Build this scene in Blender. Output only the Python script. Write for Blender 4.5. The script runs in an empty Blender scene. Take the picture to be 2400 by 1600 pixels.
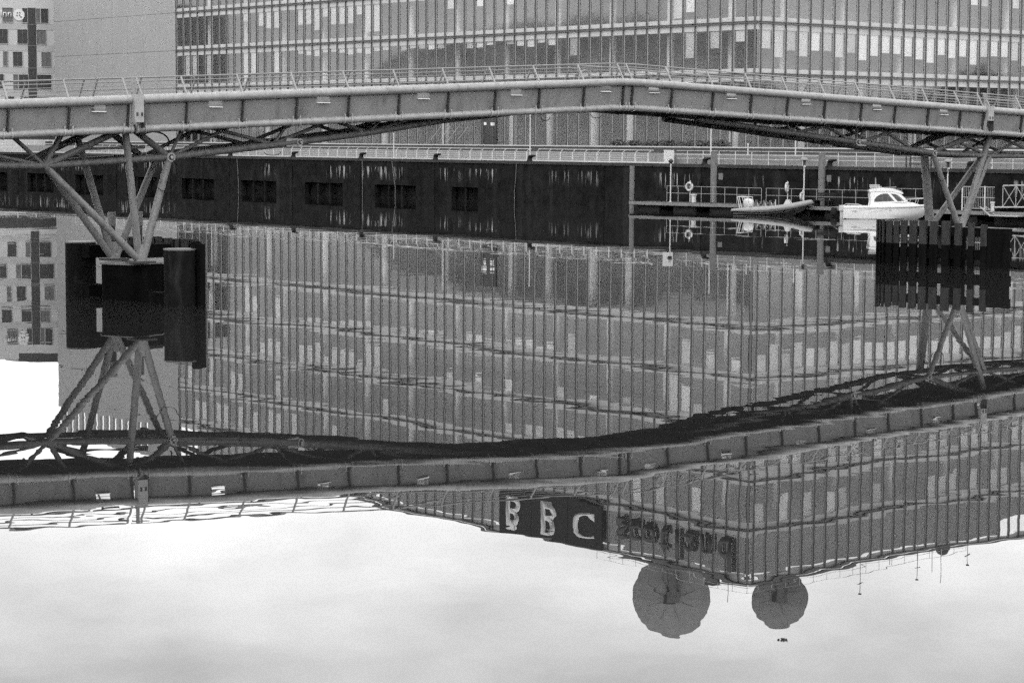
import bpy, math, random
from mathutils import Vector, Matrix
R = math.radians
rng = random.Random(7)
scene = bpy.context.scene
col = scene.collection

# ---------------------------------------------------------------- camera
CAM_H = 5.80
TILT, ROLL = R(5.1895), R(0.28696)
fw = Vector((0, math.cos(TILT), -math.sin(TILT)))
up0 = Vector((0, math.sin(TILT), math.cos(TILT)))
rt = Vector((1, 0, 0)) * math.cos(ROLL) + up0 * math.sin(ROLL)
up = up0 * math.cos(ROLL) - Vector((1, 0, 0)) * math.sin(ROLL)
cam_data = bpy.data.cameras.new('camera')
cam = bpy.data.objects.new('camera', cam_data)
col.objects.link(cam)
m = Matrix((( rt.x, up.x, -fw.x, 0), (rt.y, up.y, -fw.y, 0), (rt.z, up.z, -fw.z, CAM_H), (0, 0, 0, 1)))
cam.matrix_world = m
cam_data.sensor_width = 36.0
cam_data.lens = 78.96
cam_data.clip_start = 0.5
cam_data.clip_end = 6000
scene.camera = cam

# ---------------------------------------------------------------- world: high overcast, black and white film
SUN_EL, SUN_ROT = R(42), R(200)
world = bpy.data.worlds.new('World')
scene.world = world
world.use_nodes = True
wn, wl = world.node_tree.nodes, world.node_tree.links
wn.clear()
w_out = wn.new('ShaderNodeOutputWorld')
w_bg = wn.new('ShaderNodeBackground')
w_bg.inputs['Strength'].default_value = 0.1
sky = wn.new('ShaderNodeTexSky')
sky.sky_type = 'NISHITA'
sky.sun_disc = False
sky.sun_elevation = SUN_EL
sky.sun_rotation = SUN_ROT
sky.dust_density = 4.0
sky_bw = wn.new('ShaderNodeRGBToBW')
wl.new(sky.outputs['Color'], sky_bw.inputs['Color'])
tc = wn.new('ShaderNodeTexCoord')
cmap = wn.new('ShaderNodeMapping')
cmap.inputs['Scale'].default_value = (6.0, 6.0, 16.0)
wl.new(tc.outputs['Generated'], cmap.inputs['Vector'])
cn = wn.new('ShaderNodeTexNoise')
cn.inputs['Scale'].default_value = 1.0
cn.inputs['Detail'].default_value = 5.0
cn.inputs['Roughness'].default_value = 0.5
wl.new(cmap.outputs['Vector'], cn.inputs['Vector'])
cr = wn.new('ShaderNodeMapRange')
cr.inputs['From Min'].default_value = 0.3
cr.inputs['From Max'].default_value = 0.7
cr.inputs['To Min'].default_value = 22.5
cr.inputs['To Max'].default_value = 34.5
wl.new(cn.outputs['Fac'], cr.inputs['Value'])
wmix = wn.new('ShaderNodeMix')
wmix.data_type = 'FLOAT'
wmix.inputs['Factor'].default_value = 0.85          # cloud cover over the clear sky
wl.new(sky_bw.outputs['Val'], wmix.inputs[2])
cmap2 = wn.new('ShaderNodeMapping'); cmap2.inputs['Scale'].default_value = (15, 15, 38)
wl.new(tc.outputs['Generated'], cmap2.inputs['Vector'])
cn2 = wn.new('ShaderNodeTexNoise'); cn2.inputs['Scale'].default_value = 1.0; cn2.inputs['Detail'].default_value = 4.0
wl.new(cmap2.outputs['Vector'], cn2.inputs['Vector'])
cr2 = wn.new('ShaderNodeMapRange')
cr2.inputs['From Min'].default_value = .3; cr2.inputs['From Max'].default_value = .7
cr2.inputs['To Min'].default_value = -3.2; cr2.inputs['To Max'].default_value = 3.2
wl.new(cn2.outputs['Fac'], cr2.inputs['Value'])
cadd = wn.new('ShaderNodeMath'); cadd.operation = 'ADD'
wl.new(cr.outputs['Result'], cadd.inputs[0]); wl.new(cr2.outputs['Result'], cadd.inputs[1])
wl.new(cadd.outputs[0], wmix.inputs[3])
wl.new(wmix.outputs[0], w_bg.inputs['Color'])
wl.new(w_bg.outputs['Background'], w_out.inputs['Surface'])

sun_d = bpy.data.lights.new('sun', 'SUN')
sun_d.energy = 0.9
sun_d.angle = R(18)
sun_d.color = (1, 1, 1)
sun = bpy.data.objects.new('sun', sun_d)
col.objects.link(sun)
_az = SUN_ROT                                         # azimuth from +Y towards +X
sdir = Vector((math.sin(_az) * math.cos(SUN_EL), math.cos(_az) * math.cos(SUN_EL), math.sin(SUN_EL)))
sun.rotation_euler = (-sdir).to_track_quat('-Z', 'Y').to_euler()
sun.location = sdir * 100

scene.view_settings.view_transform = 'Standard'
scene.view_settings.look = 'None'
scene.view_settings.exposure = 0.0
scene.view_settings.gamma = 1.0
scene.view_settings.use_curve_mapping = False
scene.render.engine = 'CYCLES'
scene.cycles.use_denoising = False                 # keep a fine even grain, as on fast black-and-white film
scene.cycles.use_adaptive_sampling = True
scene.cycles.adaptive_threshold = 0.042
scene.cycles.adaptive_min_samples = 12
scene.render.filter_size = 1.8
scene.cycles.max_bounces = 10
scene.cycles.diffuse_bounces = 3
scene.cycles.glossy_bounces = 5
scene.cycles.transparent_max_bounces = 16
scene.cycles.caustics_reflective = False
scene.cycles.caustics_refractive = False

# ---------------------------------------------------------------- materials
MATS = {}
def mat(name, v, rough=0.6, metal=0.0, var=0.15, scale=2.0, stretch=(1, 1, 1), bump=0.0, bscale=20.0, spec=0.5, stain=None):
    """grey procedural material: base value v, low-frequency variation, optional darker/lighter stains"""
    mt = bpy.data.materials.new(name)
    mt.use_nodes = True
    n, l = mt.node_tree.nodes, mt.node_tree.links
    b = n['Principled BSDF']
    b.inputs['Roughness'].default_value = rough
    b.inputs['Metallic'].default_value = metal
    b.inputs['Specular IOR Level'].default_value = spec
    g = n.new('ShaderNodeNewGeometry')
    mp = n.new('ShaderNodeMapping')
    mp.inputs['Scale'].default_value = stretch
    l.new(g.outputs['Position'], mp.inputs['Vector'])
    t = n.new('ShaderNodeTexNoise')
    t.inputs['Scale'].default_value = scale
    t.inputs['Detail'].default_value = 6
    t.inputs['Roughness'].default_value = 0.62
    l.new(mp.outputs['Vector'], t.inputs['Vector'])
    r = n.new('ShaderNodeMapRange')
    r.inputs['From Min'].default_value = 0.25
    r.inputs['From Max'].default_value = 0.75
    r.inputs['To Min'].default_value = v * (1 - var)
    r.inputs['To Max'].default_value = v * (1 + var)
    l.new(t.outputs['Fac'], r.inputs['Value'])
    last = r.outputs['Result']
    if stain:                                        # (value, amount, scale, stretch)
        sv, amt, ss, sst = stain
        mp2 = n.new('ShaderNodeMapping')
        mp2.inputs['Scale'].default_value = sst
        l.new(g.outputs['Position'], mp2.inputs['Vector'])
        t2 = n.new('ShaderNodeTexNoise')
        t2.inputs['Scale'].default_value = ss
        t2.inputs['Detail'].default_value = 4
        l.new(mp2.outputs['Vector'], t2.inputs['Vector'])
        r2 = n.new('ShaderNodeMapRange')
        r2.inputs['From Min'].default_value = 0.55
        r2.inputs['From Max'].default_value = 0.72
        r2.inputs['To Min'].default_value = 0.0
        r2.inputs['To Max'].default_value = amt
        l.new(t2.outputs['Fac'], r2.inputs['Value'])
        mx = n.new('ShaderNodeMix')
        mx.data_type = 'FLOAT'
        l.new(r2.outputs['Result'], mx.inputs[0])
        l.new(last, mx.inputs[2])
        mx.inputs[3].default_value = sv
        last = mx.outputs[0]
    l.new(last, b.inputs['Base Color'])
    if bump:
        t3 = n.new('ShaderNodeTexNoise')
        t3.inputs['Scale'].default_value = bscale
        t3.inputs['Detail'].default_value = 4
        l.new(g.outputs['Position'], t3.inputs['Vector'])
        bp = n.new('ShaderNodeBump')
        bp.inputs['Strength'].default_value = bump
        bp.inputs['Distance'].default_value = 0.02
        l.new(t3.outputs['Fac'], bp.inputs['Height'])
        l.new(bp.outputs['Normal'], b.inputs['Normal'])
    MATS[name] = mt
    return mt

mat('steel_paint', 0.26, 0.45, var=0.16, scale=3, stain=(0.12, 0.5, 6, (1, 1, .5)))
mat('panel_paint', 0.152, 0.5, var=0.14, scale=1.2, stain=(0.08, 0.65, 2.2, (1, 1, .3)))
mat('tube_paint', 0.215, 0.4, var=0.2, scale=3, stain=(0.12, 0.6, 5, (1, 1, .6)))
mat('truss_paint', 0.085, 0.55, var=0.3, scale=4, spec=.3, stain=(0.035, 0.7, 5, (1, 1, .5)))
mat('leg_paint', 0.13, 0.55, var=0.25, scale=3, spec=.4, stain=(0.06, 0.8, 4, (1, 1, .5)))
mat('dark_steel', 0.035, 0.6, var=0.3, scale=4, spec=.2)
mat('rail_steel', 0.19, 0.45, var=0.15)
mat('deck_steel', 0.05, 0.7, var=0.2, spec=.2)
mat('pale_fitting', 0.7, 0.5, var=0.08)
mat('galvanised', 0.42, 0.5, var=0.15, scale=5)
mat('white_paint', 0.39, 0.45, var=0.06)
mat('thin_rail', 0.28, 0.5, var=0.15)
mat('hull_white', 0.60, 0.22, var=0.04)
mat('hull_stripe', 0.25, 0.3, var=0.05)
mat('rib_tube', 0.18, 0.5, var=0.1)
mat('rib_dark', 0.08, 0.5, var=0.2)
mat('rubber', 0.015, 0.7, var=0.2, spec=.1)
mat('pier_black', 0.0028, 0.85, var=0.4, scale=2, bump=0.5, bscale=6, spec=.02, stain=(0.008, 0.6, 2, (1, 1, .35)))
mat('pile_black', 0.007, 0.8, var=0.4, scale=3, bump=0.4, bscale=8, spec=.03, stain=(0.045, 0.5, 2.0, (1, 1, .25)))
mat('pile_rim', 0.08, 0.6, var=0.2)
mat('timber_black', 0.005, 0.9, spec=.02, var=0.5, scale=3, stretch=(1, 1, .2), bump=0.6, bscale=14)
mat('timber_weathered', 0.036, 0.9, spec=.05, var=0.4, scale=4, stretch=(1, 1, .25), bump=0.5, bscale=14)
mat('steel_pile', 0.10, 0.6, var=0.35, scale=3, stretch=(1, 1, .3), stain=(0.04, .7, 3, (1, 1, .3)))
mat('pontoon_dark', 0.03, 0.8, var=0.3, scale=3, spec=.1)
mat('pontoon_edge', 0.13, 0.8, var=0.35, scale=5)
mat('bollard_iron', 0.012, 0.7, var=0.3, spec=.1)
mat('paving', 0.26, 0.9, var=0.12, scale=.8)
mat('concrete_pale', 0.155, 0.85, var=0.12, scale=1.5, stain=(0.15, .5, 1.2, (1, 1, .4)))
mat('concrete_dark', 0.045, 0.85, var=0.2, scale=1.5, spec=.2)
mat('coping_stone', 0.035, 0.9, spec=.1, var=0.35, scale=3, bump=.4)
mat('cladding', 0.212, 0.55, var=0.05, scale=.3, stain=(0.185, .4, .5, (1, 1, .3)))
mat('cladding_edge', 0.20, 0.6, var=0.05)
mat('mullion_dark', 0.075, 0.45, var=0.1)
mat('frame_pale', 0.25, 0.5, var=0.1, scale=.6)
mat('transom_dark', 0.06, 0.45, var=0.1)
mat('spandrel', 0.34, 0.35, var=0.1, scale=.5)
mat('blind', 0.62, 0.9, var=0.08)
mat('blind_grey', 0.45, 0.9, var=0.1)
mat('blind_dull', 0.32, 0.9, var=0.1)
mat('interior', 0.36, 0.9, var=0.4, scale=.35)
mat('slab', 0.5, 0.9, var=0.1)
mat('column', 0.62, 0.8, var=0.06)
mat('louvre', 0.075, 0.6, var=0.3, scale=.6)
mat('sign_black', 0.012, 0.6, var=0.2, spec=.12)
mat('sign_white', 0.55, 0.5, var=0.04)
mat('letter_dark', 0.012, 0.5, var=0.2)
mat('dish_grey', 0.24, 0.7, var=0.18, scale=1.2)
mat('hotel_pale', 0.40, 0.8, var=0.05, scale=.6)
mat('hotel_band', 0.33, 0.8, var=0.06, scale=.6)
mat('hotel_mid', 0.12, 0.6, var=0.12, spec=.2)
mat('hotel_dark', 0.04, 0.45, var=0.2, spec=.25)
mat('foliage', 0.07, 0.9, var=0.5, scale=.4, spec=.1)
mat('bark', 0.05, 0.9)
mat('hillside', 0.33, 0.9, var=0.45, scale=.12, spec=.1)

# quay wall: dark weathered masonry with pale lime streaks in a band below the coping
def quay_material():
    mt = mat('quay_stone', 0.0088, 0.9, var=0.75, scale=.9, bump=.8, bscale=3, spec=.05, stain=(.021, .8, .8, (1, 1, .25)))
    n, l = mt.node_tree.nodes, mt.node_tree.links
    b = n['Principled BSDF']
    base = b.inputs['Base Color'].links[0].from_socket
    g = n.new('ShaderNodeNewGeometry')
    mp = n.new('ShaderNodeMapping')
    mp.inputs['Scale'].default_value = (2.6, 2.6, .22)
    l.new(g.outputs['Position'], mp.inputs['Vector'])
    t = n.new('ShaderNodeTexNoise'); t.inputs['Scale'].default_value = 1.5; t.inputs['Detail'].default_value = 3
    l.new(mp.outputs['Vector'], t.inputs['Vector'])
    r = n.new('ShaderNodeMapRange')
    r.inputs['From Min'].default_value = .56; r.inputs['From Max'].default_value = .66
    l.new(t.outputs['Fac'], r.inputs['Value'])
    mp2 = n.new('ShaderNodeMapping')
    mp2.inputs['Scale'].default_value = (.16, .16, .02)
    l.new(g.outputs['Position'], mp2.inputs['Vector'])
    t2 = n.new('ShaderNodeTexNoise'); t2.inputs['Scale'].default_value = 1.0; t2.inputs['Detail'].default_value = 1
    l.new(mp2.outputs['Vector'], t2.inputs['Vector'])
    r2 = n.new('ShaderNodeMapRange')
    r2.inputs['From Min'].default_value = .44; r2.inputs['From Max'].default_value = .54
    l.new(t2.outputs['Fac'], r2.inputs['Value'])
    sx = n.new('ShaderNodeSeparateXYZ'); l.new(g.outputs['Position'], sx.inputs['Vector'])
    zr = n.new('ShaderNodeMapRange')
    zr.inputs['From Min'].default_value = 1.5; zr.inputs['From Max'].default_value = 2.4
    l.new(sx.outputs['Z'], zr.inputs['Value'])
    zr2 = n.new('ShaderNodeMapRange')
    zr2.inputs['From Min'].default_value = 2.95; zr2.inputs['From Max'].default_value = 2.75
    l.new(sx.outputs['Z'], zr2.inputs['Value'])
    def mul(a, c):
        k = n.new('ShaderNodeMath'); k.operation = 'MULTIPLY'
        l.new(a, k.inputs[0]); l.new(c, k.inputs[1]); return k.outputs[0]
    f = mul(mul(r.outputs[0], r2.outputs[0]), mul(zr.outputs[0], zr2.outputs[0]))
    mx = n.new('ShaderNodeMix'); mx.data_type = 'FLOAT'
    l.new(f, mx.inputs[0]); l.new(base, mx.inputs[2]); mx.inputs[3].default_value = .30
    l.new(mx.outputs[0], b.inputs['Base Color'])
quay_material()

def glass_material(name, tint, r0, rough=0.0, wave=0.0):
    mt = bpy.data.materials.new(name); mt.use_nodes = True
    n, l = mt.node_tree.nodes, mt.node_tree.links
    n.clear()
    o = n.new('ShaderNodeOutputMaterial')
    tr = n.new('ShaderNodeBsdfTransparent'); tr.inputs['Color'].default_value = (tint, tint, tint, 1)
    gl = n.new('ShaderNodeBsdfGlossy'); gl.inputs['Roughness'].default_value = rough
    gl.inputs['Color'].default_value = (.95, .95, .95, 1)
    lw = n.new('ShaderNodeLayerWeight'); lw.inputs['Blend'].default_value = .5
    pw_ = n.new('ShaderNodeMath'); pw_.operation = 'POWER'; pw_.inputs[1].default_value = 5
    l.new(lw.outputs['Facing'], pw_.inputs[0])
    fr = n.new('ShaderNodeMath'); fr.operation = 'MULTIPLY_ADD'      # Schlick reflectance of one surface
    fr.inputs[1].default_value = 1 - r0; fr.inputs[2].default_value = r0
    l.new(pw_.outputs[0], fr.inputs[0])
    mx = n.new('ShaderNodeMixShader')
    l.new(fr.outputs[0], mx.inputs['Fac']); l.new(tr.outputs[0], mx.inputs[1]); l.new(gl.outputs[0], mx.inputs[2])
    if wave:
        g = n.new('ShaderNodeNewGeometry')
        t = n.new('ShaderNodeTexNoise'); t.inputs['Scale'].default_value = .7; t.inputs['Detail'].default_value = 2
        l.new(g.outputs['Position'], t.inputs['Vector'])
        bp = n.new('ShaderNodeBump'); bp.inputs['Strength'].default_value = 1; bp.inputs['Distance'].default_value = wave
        l.new(t.outputs['Fac'], bp.inputs['Height'])
        l.new(bp.outputs['Normal'], gl.inputs['Normal'])
    l.new(mx.outputs[0], o.inputs['Surface'])
    MATS[name] = mt
glass_material('facade_glass', .92, .064, rough=.045, wave=.0015)
glass_material('boat_glass', .5, .04)

def water_material():
    mt = bpy.data.materials.new('water'); mt.use_nodes = True
    n, l = mt.node_tree.nodes, mt.node_tree.links
    b = n['Principled BSDF']
    b.inputs['Base Color'].default_value = (.012, .012, .012, 1)
    b.inputs['Roughness'].default_value = 0.0
    b.inputs['IOR'].default_value = 1.333
    g = n.new('ShaderNodeNewGeometry')
    prev = None
    for sc, dist, st in ((.16, .0046, (1, 1, 1)), (.5, .0031, (1, 1, 1)), (1.7, .0007, (1, 1, 1))):
        mp = n.new('ShaderNodeMapping'); mp.inputs['Scale'].default_value = st
        mp.inputs['Rotation'].default_value = (0, 0, .5)
        l.new(g.outputs['Position'], mp.inputs['Vector'])
        t = n.new('ShaderNodeTexNoise'); t.inputs['Scale'].default_value = sc
        t.inputs['Detail'].default_value = .6; t.inputs['Roughness'].default_value = .35
        l.new(mp.outputs['Vector'], t.inputs['Vector'])
        bp = n.new('ShaderNodeBump'); bp.inputs['Strength'].default_value = 1.0
        bp.inputs['Distance'].default_value = dist
        l.new(t.outputs['Fac'], bp.inputs['Height'])
        if sc > .3:                                   # ruffled and calm patches
            pm_ = n.new('ShaderNodeTexNoise'); pm_.inputs['Scale'].default_value = .07 if sc < 1 else .12; pm_.inputs['Detail'].default_value = 2
            l.new(g.outputs['Position'], pm_.inputs['Vector'])
            pr = n.new('ShaderNodeMapRange'); pr.inputs['From Min'].default_value = .35; pr.inputs['From Max'].default_value = .65
            pr.inputs['To Min'].default_value = .25; pr.inputs['To Max'].default_value = 1.0
            l.new(pm_.outputs['Fac'], pr.inputs['Value']); l.new(pr.outputs['Result'], bp.inputs['Strength'])
        if prev: l.new(prev, bp.inputs['Normal'])
        prev = bp.outputs['Normal']
    l.new(prev, b.inputs['Normal'])
    MATS['water'] = mt
water_material()

# ---------------------------------------------------------------- mesh helpers
class MB:
    def __init__(s): s.v = []; s.f = []; s.m = []
    def add(s, vs, fs, mi=0):
        o = len(s.v); s.v += [Vector(v) for v in vs]
        s.f += [[i + o for i in f] for f in fs]; s.m += [mi] * len(fs); return s
    def hexa(s, p, mi=0):           # 8 points: bottom loop 0-3, top loop 4-7
        p = [Vector(q) for q in p]
        if (p[1] - p[0]).cross(p[3] - p[0]).dot(p[4] - p[0]) < 0: p = [p[i] for i in (3, 2, 1, 0, 7, 6, 5, 4)]
        return s.add(p, [(3, 2, 1, 0), (4, 5, 6, 7), (0, 1, 5, 4), (1, 2, 6, 5), (2, 3, 7, 6), (3, 0, 4, 7)], mi)
    def box(s, c, size, ax=None, mi=0):
        c = Vector(c); X, Y, Z = ax if ax else (Vector((1, 0, 0)), Vector((0, 1, 0)), Vector((0, 0, 1)))
        a, b, d = size[0] / 2, size[1] / 2, size[2] / 2
        return s.hexa([c + X * i * a + Y * j * b + Z * k * d for k in (-1, 1) for i, j in ((-1, -1), (1, -1), (1, 1), (-1, 1))], mi)
    def fbox(s, F, s0, s1, o0, o1, z0, z1, mi=0):      # box in a frame F(s, o, z)
        return s.hexa([F(a, b, z) for z in (z0, z1) for a, b in ((s0, o0), (s1, o0), (s1, o1), (s0, o1))], mi)
    def tube(s, pts, r, n=10, mi=0, cap=True):
        pts = [Vector(p) for p in pts]
        rr = r if isinstance(r, (list, tuple)) else [r] * len(pts)
        d0 = (pts[1] - pts[0]).normalized()
        ref = Vector((0, 0, 1)) if abs(d0.z) < .9 else Vector((1, 0, 0))
        rings = []
        for i, p in enumerate(pts):
            if i == 0: d = d0
            elif i == len(pts) - 1: d = (pts[-1] - pts[-2]).normalized()
            else: d = ((pts[i + 1] - p).normalized() + (p - pts[i - 1]).normalized()).normalized()
            a = d.cross(ref).normalized(); b = a.cross(d).normalized()
            rings.append([p + (a * math.cos(t) + b * math.sin(t)) * rr[i] for t in [2 * math.pi * j / n for j in range(n)]])
        vs = [v for g in rings for v in g]
        fs = [(i * n + j, i * n + (j + 1) % n, (i + 1) * n + (j + 1) % n, (i + 1) * n + j) for i in range(len(pts) - 1) for j in range(n)]
        if cap: fs += [tuple(range(n))[::-1], tuple((len(pts) - 1) * n + j for j in range(n))]
        return s.add(vs, fs, mi)
    def loft(s, rings, mi=0, cap=True, closed=True):
        n = len(rings[0]); vs = [v for g in rings for v in g]; fs = []
        for i in range(len(rings) - 1):
            for j in range(n if closed else n - 1):
                fs.append((i * n + j, i * n + (j + 1) % n, (i + 1) * n + (j + 1) % n, (i + 1) * n + j))
        if cap: fs += [tuple(range(n))[::-1], tuple((len(rings) - 1) * n + j for j in range(n))]
        return s.add(vs, fs, mi)
    def prism(s, poly, d, mi=0):
        n = len(poly); d = Vector(d); p = [Vector(q) for q in poly]
        return s.add(p + [q + d for q in p], [tuple(range(n))[::-1], tuple(range(n, 2 * n))] + [(i, (i + 1) % n, n + (i + 1) % n, n + i) for i in range(n)], mi)
    def cyl(s, c, r, z0, z1, n=24, mi=0, r1=None):
        r1 = r if r1 is None else r1
        return s.loft([[Vector((c[0] + q * math.cos(t), c[1] + q * math.sin(t), z)) for t in [2 * math.pi * j / n for j in range(n)]] for q, z in ((r, z0), (r1, z1))], mi)
    def mesh(s, name, mats, org=Vector((0, 0, 0)), smooth=False):
        me = bpy.data.meshes.new(name)
        me.from_pydata([tuple(v - org) for v in s.v], [], s.f)
        for q in ([mats] if isinstance(mats, str) else mats): me.materials.append(MATS[q])
        if any(s.m): me.polygons.foreach_set('material_index', s.m)
        if smooth:
            me.polygons.foreach_set('use_smooth', [True] * len(me.polygons))
            me.set_sharp_from_angle(angle=R(40))
        me.update(); return me
    def build(s, name, mats, parent=None, smooth=False, **props):
        org = ORG.get(parent.name, Vector((0, 0, 0))) if parent else Vector((0, 0, 0))
        o = bpy.data.objects.new(name, s.mesh(name, mats, org, smooth)); col.objects.link(o)
        if parent: o.parent = parent; ORG[o.name] = org
        for k, v in props.items(): o[k] = v
        return o
ORG = {}
def thing(name, label, cat, loc, group=None):
    o = bpy.data.objects.new(name, None); col.objects.link(o)
    o.empty_display_size = .3
    o.location = loc; ORG[o.name] = Vector(loc)
    o['label'] = label; o['category'] = cat
    if group: o['group'] = group
    return o
def inst(name, me, parent, loc):
    """one more piece sharing mesh data; loc is a world position, parents carry translation only"""
    o = bpy.data.objects.new(name, me); col.objects.link(o)
    org = ORG[parent.name]
    o.parent = parent; o.location = Vector(loc) - org if parent.type == 'EMPTY' else Vector(loc) - (org + parent.location)
    ORG[o.name] = org
    return o
def tagged(o, label, cat, group=None):
    o['label'] = label; o['category'] = cat
    if group: o['group'] = group
    return o

# ---------------------------------------------------------------- reference frames (metres)
K = Vector((21.9, 205.5, 0))                       # corner of the glass building
aL = Vector((-.640, .768, 0)).normalized()
aR = Vector((.768, .640, 0)).normalized()
def F(s, o, z): return K + aL * s - aR * o + Vector((0, 0, z))        # left face: s to the left, o outwards
def G(s, o, z): return K + aR * s - aL * o + Vector((0, 0, z))        # right face
QO = 17.47
def Q(s, o, z): return F(s, QO + o, z)                                # quay edge, o towards the water
be = Vector((.802, .597, 0)).normalized(); bw = Vector((-.597, .802, 0)).normalized()
def B(s, n, z): return be * s + bw * n + Vector((0, 0, z))            # bridge: s along, n away from the camera
PL = Vector((9.45, 182.43, 0)); pd = Vector((26.7, -23.54, 0)).normalized(); pn = Vector((-pd.y, pd.x, 0))
def P(t, o, z): return PL + pd * t + pn * o + Vector((0, 0, z))       # pontoon: t along, o towards the quay
ZV = Vector((0, 0, 1))

# ---------------------------------------------------------------- setting: water, ground
mb = MB(); mb.add([(-700, -300, 0), (700, -300, 0), (700, 900, 0), (-700, 900, 0)], [(0, 1, 2, 3)])
mb.build('water', 'water', kind='structure')
GZ = 3.66
mb = MB(); mb.fbox(F, -400, 420, QO - .6, -900, 2.2, GZ)
mb.build('promenade', 'paving', kind='structure')

# ---------------------------------------------------------------- quay wall
qw = thing('quay_wall', 'dark weathered quay wall with pale lime streaks and low openings at the waterline', 'quay wall', Q(20, 0, 0))
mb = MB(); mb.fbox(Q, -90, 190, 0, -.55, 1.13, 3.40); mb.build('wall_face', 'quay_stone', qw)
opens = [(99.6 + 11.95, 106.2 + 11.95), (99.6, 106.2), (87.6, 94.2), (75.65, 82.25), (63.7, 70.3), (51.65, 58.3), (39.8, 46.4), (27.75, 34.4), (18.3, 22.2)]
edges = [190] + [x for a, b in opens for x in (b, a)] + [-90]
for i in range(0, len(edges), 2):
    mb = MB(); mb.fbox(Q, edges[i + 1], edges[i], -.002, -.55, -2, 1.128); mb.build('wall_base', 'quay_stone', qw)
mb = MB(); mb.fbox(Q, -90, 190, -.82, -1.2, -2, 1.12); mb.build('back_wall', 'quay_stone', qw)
for a, b in opens:
    for t in ((.36, .68) if b - a > 5 else (.5,)):
        x = a + (b - a) * t
        mb = MB(); mb.fbox(Q, x - .14, x + .14, -.12, -.45, -2, 1.127); mb.build('opening_post', 'quay_stone', qw)
for i in range(14):                                   # proud timber rubbing strips between the openings
    x = 24.9 + 11.95 * (i - 5)
    q = MB(); q.fbox(Q, x - .12, x + .12, .07, -.003, -1.5, 3.38); q.build('rubbing_strip', 'quay_stone', qw)
for i, (x, dx) in enumerate(((36.3, 0), (31.4, .5), (58.9, .2), (12.6, -.3))):    # hanging chains
    q = MB(); q.tube([Q(x, .13, 3.5), Q(x - dx * .4, .10, 2.2), Q(x - dx, .10, .9), Q(x - dx * .9, .10, -.4)], .022, 6); q.build('hanging_chain', 'concrete_pale', qw)
mb = MB()
s = -90
while s < 190:                                        # coping stones
    L = 1.5 + .1 * rng.random()
    mc = MB(); mc.fbox(Q, s + .01, min(s + L - .01, 190), .10 + .02 * rng.random(), -.65, 3.402, 3.665 + .012 * rng.random())
    if -46 < s < 115: mc.build('coping_stone', 'coping_stone', qw)
    else: mb.v, mb.f, mb.m = mb.v + mc.v, mb.f + [[i + len(mb.v) for i in f] for f in mc.f], mb.m + mc.m
    s += L
mb.build('coping_run', 'coping_stone', qw)['kind'] = 'stuff'

# ---------------------------------------------------------------- glass broadcasting building
bb = thing('glass_office_building', 'long glass office block with vertical mullions and satellite dishes on its roof', 'building', F(40, 0, GZ))
BAY, S0, R0, Z0 = 1.645, 1.1, .75, 5.0
ZT = [11.65, 16.33, 21.01, 25.69, 30.37]
TOP = 35.1
NL, NR = 60, 42
sL = [S0 + BAY * i for i in range(NL + 1)]; sR = [R0 + BAY * i for i in range(NR + 1)]
LEN_L, LEN_R, SOLID = 131.2, sR[-1] + .1, sL[-1] + .12
ROOF = 30.2
# core, slabs, roof
mb = MB(); mb.fbox(F, 9, LEN_L - .4, -9, -LEN_R + .6, GZ, ROOF); mb.build('core_wall', 'interior', bb)
for k, z in enumerate(ZT):
    mb = MB(); mb.fbox(F, .5, LEN_L - .5, -.35, -8.98, z - .22, z + .12)
    mb.fbox(F, .5, 8.98, -8.98, -LEN_R + .6, z - .22, z + .12)
    mb.build('floor_slab', 'slab', bb)
mb = MB(); mb.fbox(F, .45, LEN_L - .3, -.45, -LEN_R + .3, ROOF + .3, ROOF + .6); mb.build('roof', 'concrete_dark', bb)
mb = MB(); mb.fbox(F, 3.2, 97, -2.6, -16, ROOF + .6, TOP - .25); mb.build('plant_room', 'louvre', bb)
mb = MB(); mb.fbox(F, 1.6, 10, -16.002, -34, ROOF + .6, TOP - .3); mb.build('plant_room', 'louvre', bb)
# plinth and podium
mb = MB(); mb.fbox(F, -1.6, LEN_L, 1.6, -8.9, GZ - .3, Z0 - .02); mb.fbox(F, -1.6, 8.9, -8.9, -LEN_R, GZ - .3, Z0 - .02)
mb.build('plinth', 'concrete_dark', bb)
# interior columns on the ground floor
colm = MB(); colm.cyl((0, 0), .46, 0, 6.4, 20); cme = colm.mesh('column', 'column', smooth=True)
for s in (4.2, 18.2, 23.5, 30.4, 36.2, 47.5, 58.5, 70, 82, 94): inst('column', cme, bb, F(s, -1.7, Z0))
for s in (8, 16, 24, 32, 40): inst('column', cme, bb, G(s, -1.7, Z0))
cu = MB(); cu.cyl((0, 0), .36, 0, 4.3, 14); cue = cu.mesh('column', 'column', smooth=True)
for z in ZT[:4]:
    for i in range(12): inst('column', cue, bb, F(5 + i * 8.2, -2.1, z + .12))
    for i in range(6): inst('column', cue, bb, G(6 + i * 8.2, -2.1, z + .12))
# mullions (each runs the full height)
def mull_mesh(fr):
    q = MB()
    f = lambda s, o, z: fr(s, o, z) - fr(0, 0, 0)
    q.fbox(f, -.04, .04, .021, .15, Z0, TOP, 0)
    q.fbox(f, -.16, .15, -.05, .02, Z0, TOP, 1)
    return q.mesh('mullion', ['mullion_dark', 'frame_pale'])
mL, mR = mull_mesh(F), mull_mesh(G)
for s in sL: inst('mullion', mL, bb, F(s, 0, 0))
for s in sR: inst('mullion', mR, bb, G(s, 0, 0))
mb = MB(); mb.box(K + Vector((0, 0, (Z0 + TOP) / 2)), (.16, .16, TOP - Z0), (aL, aR, ZV)); mb.build('corner_post', 'mullion_dark', bb)
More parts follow.
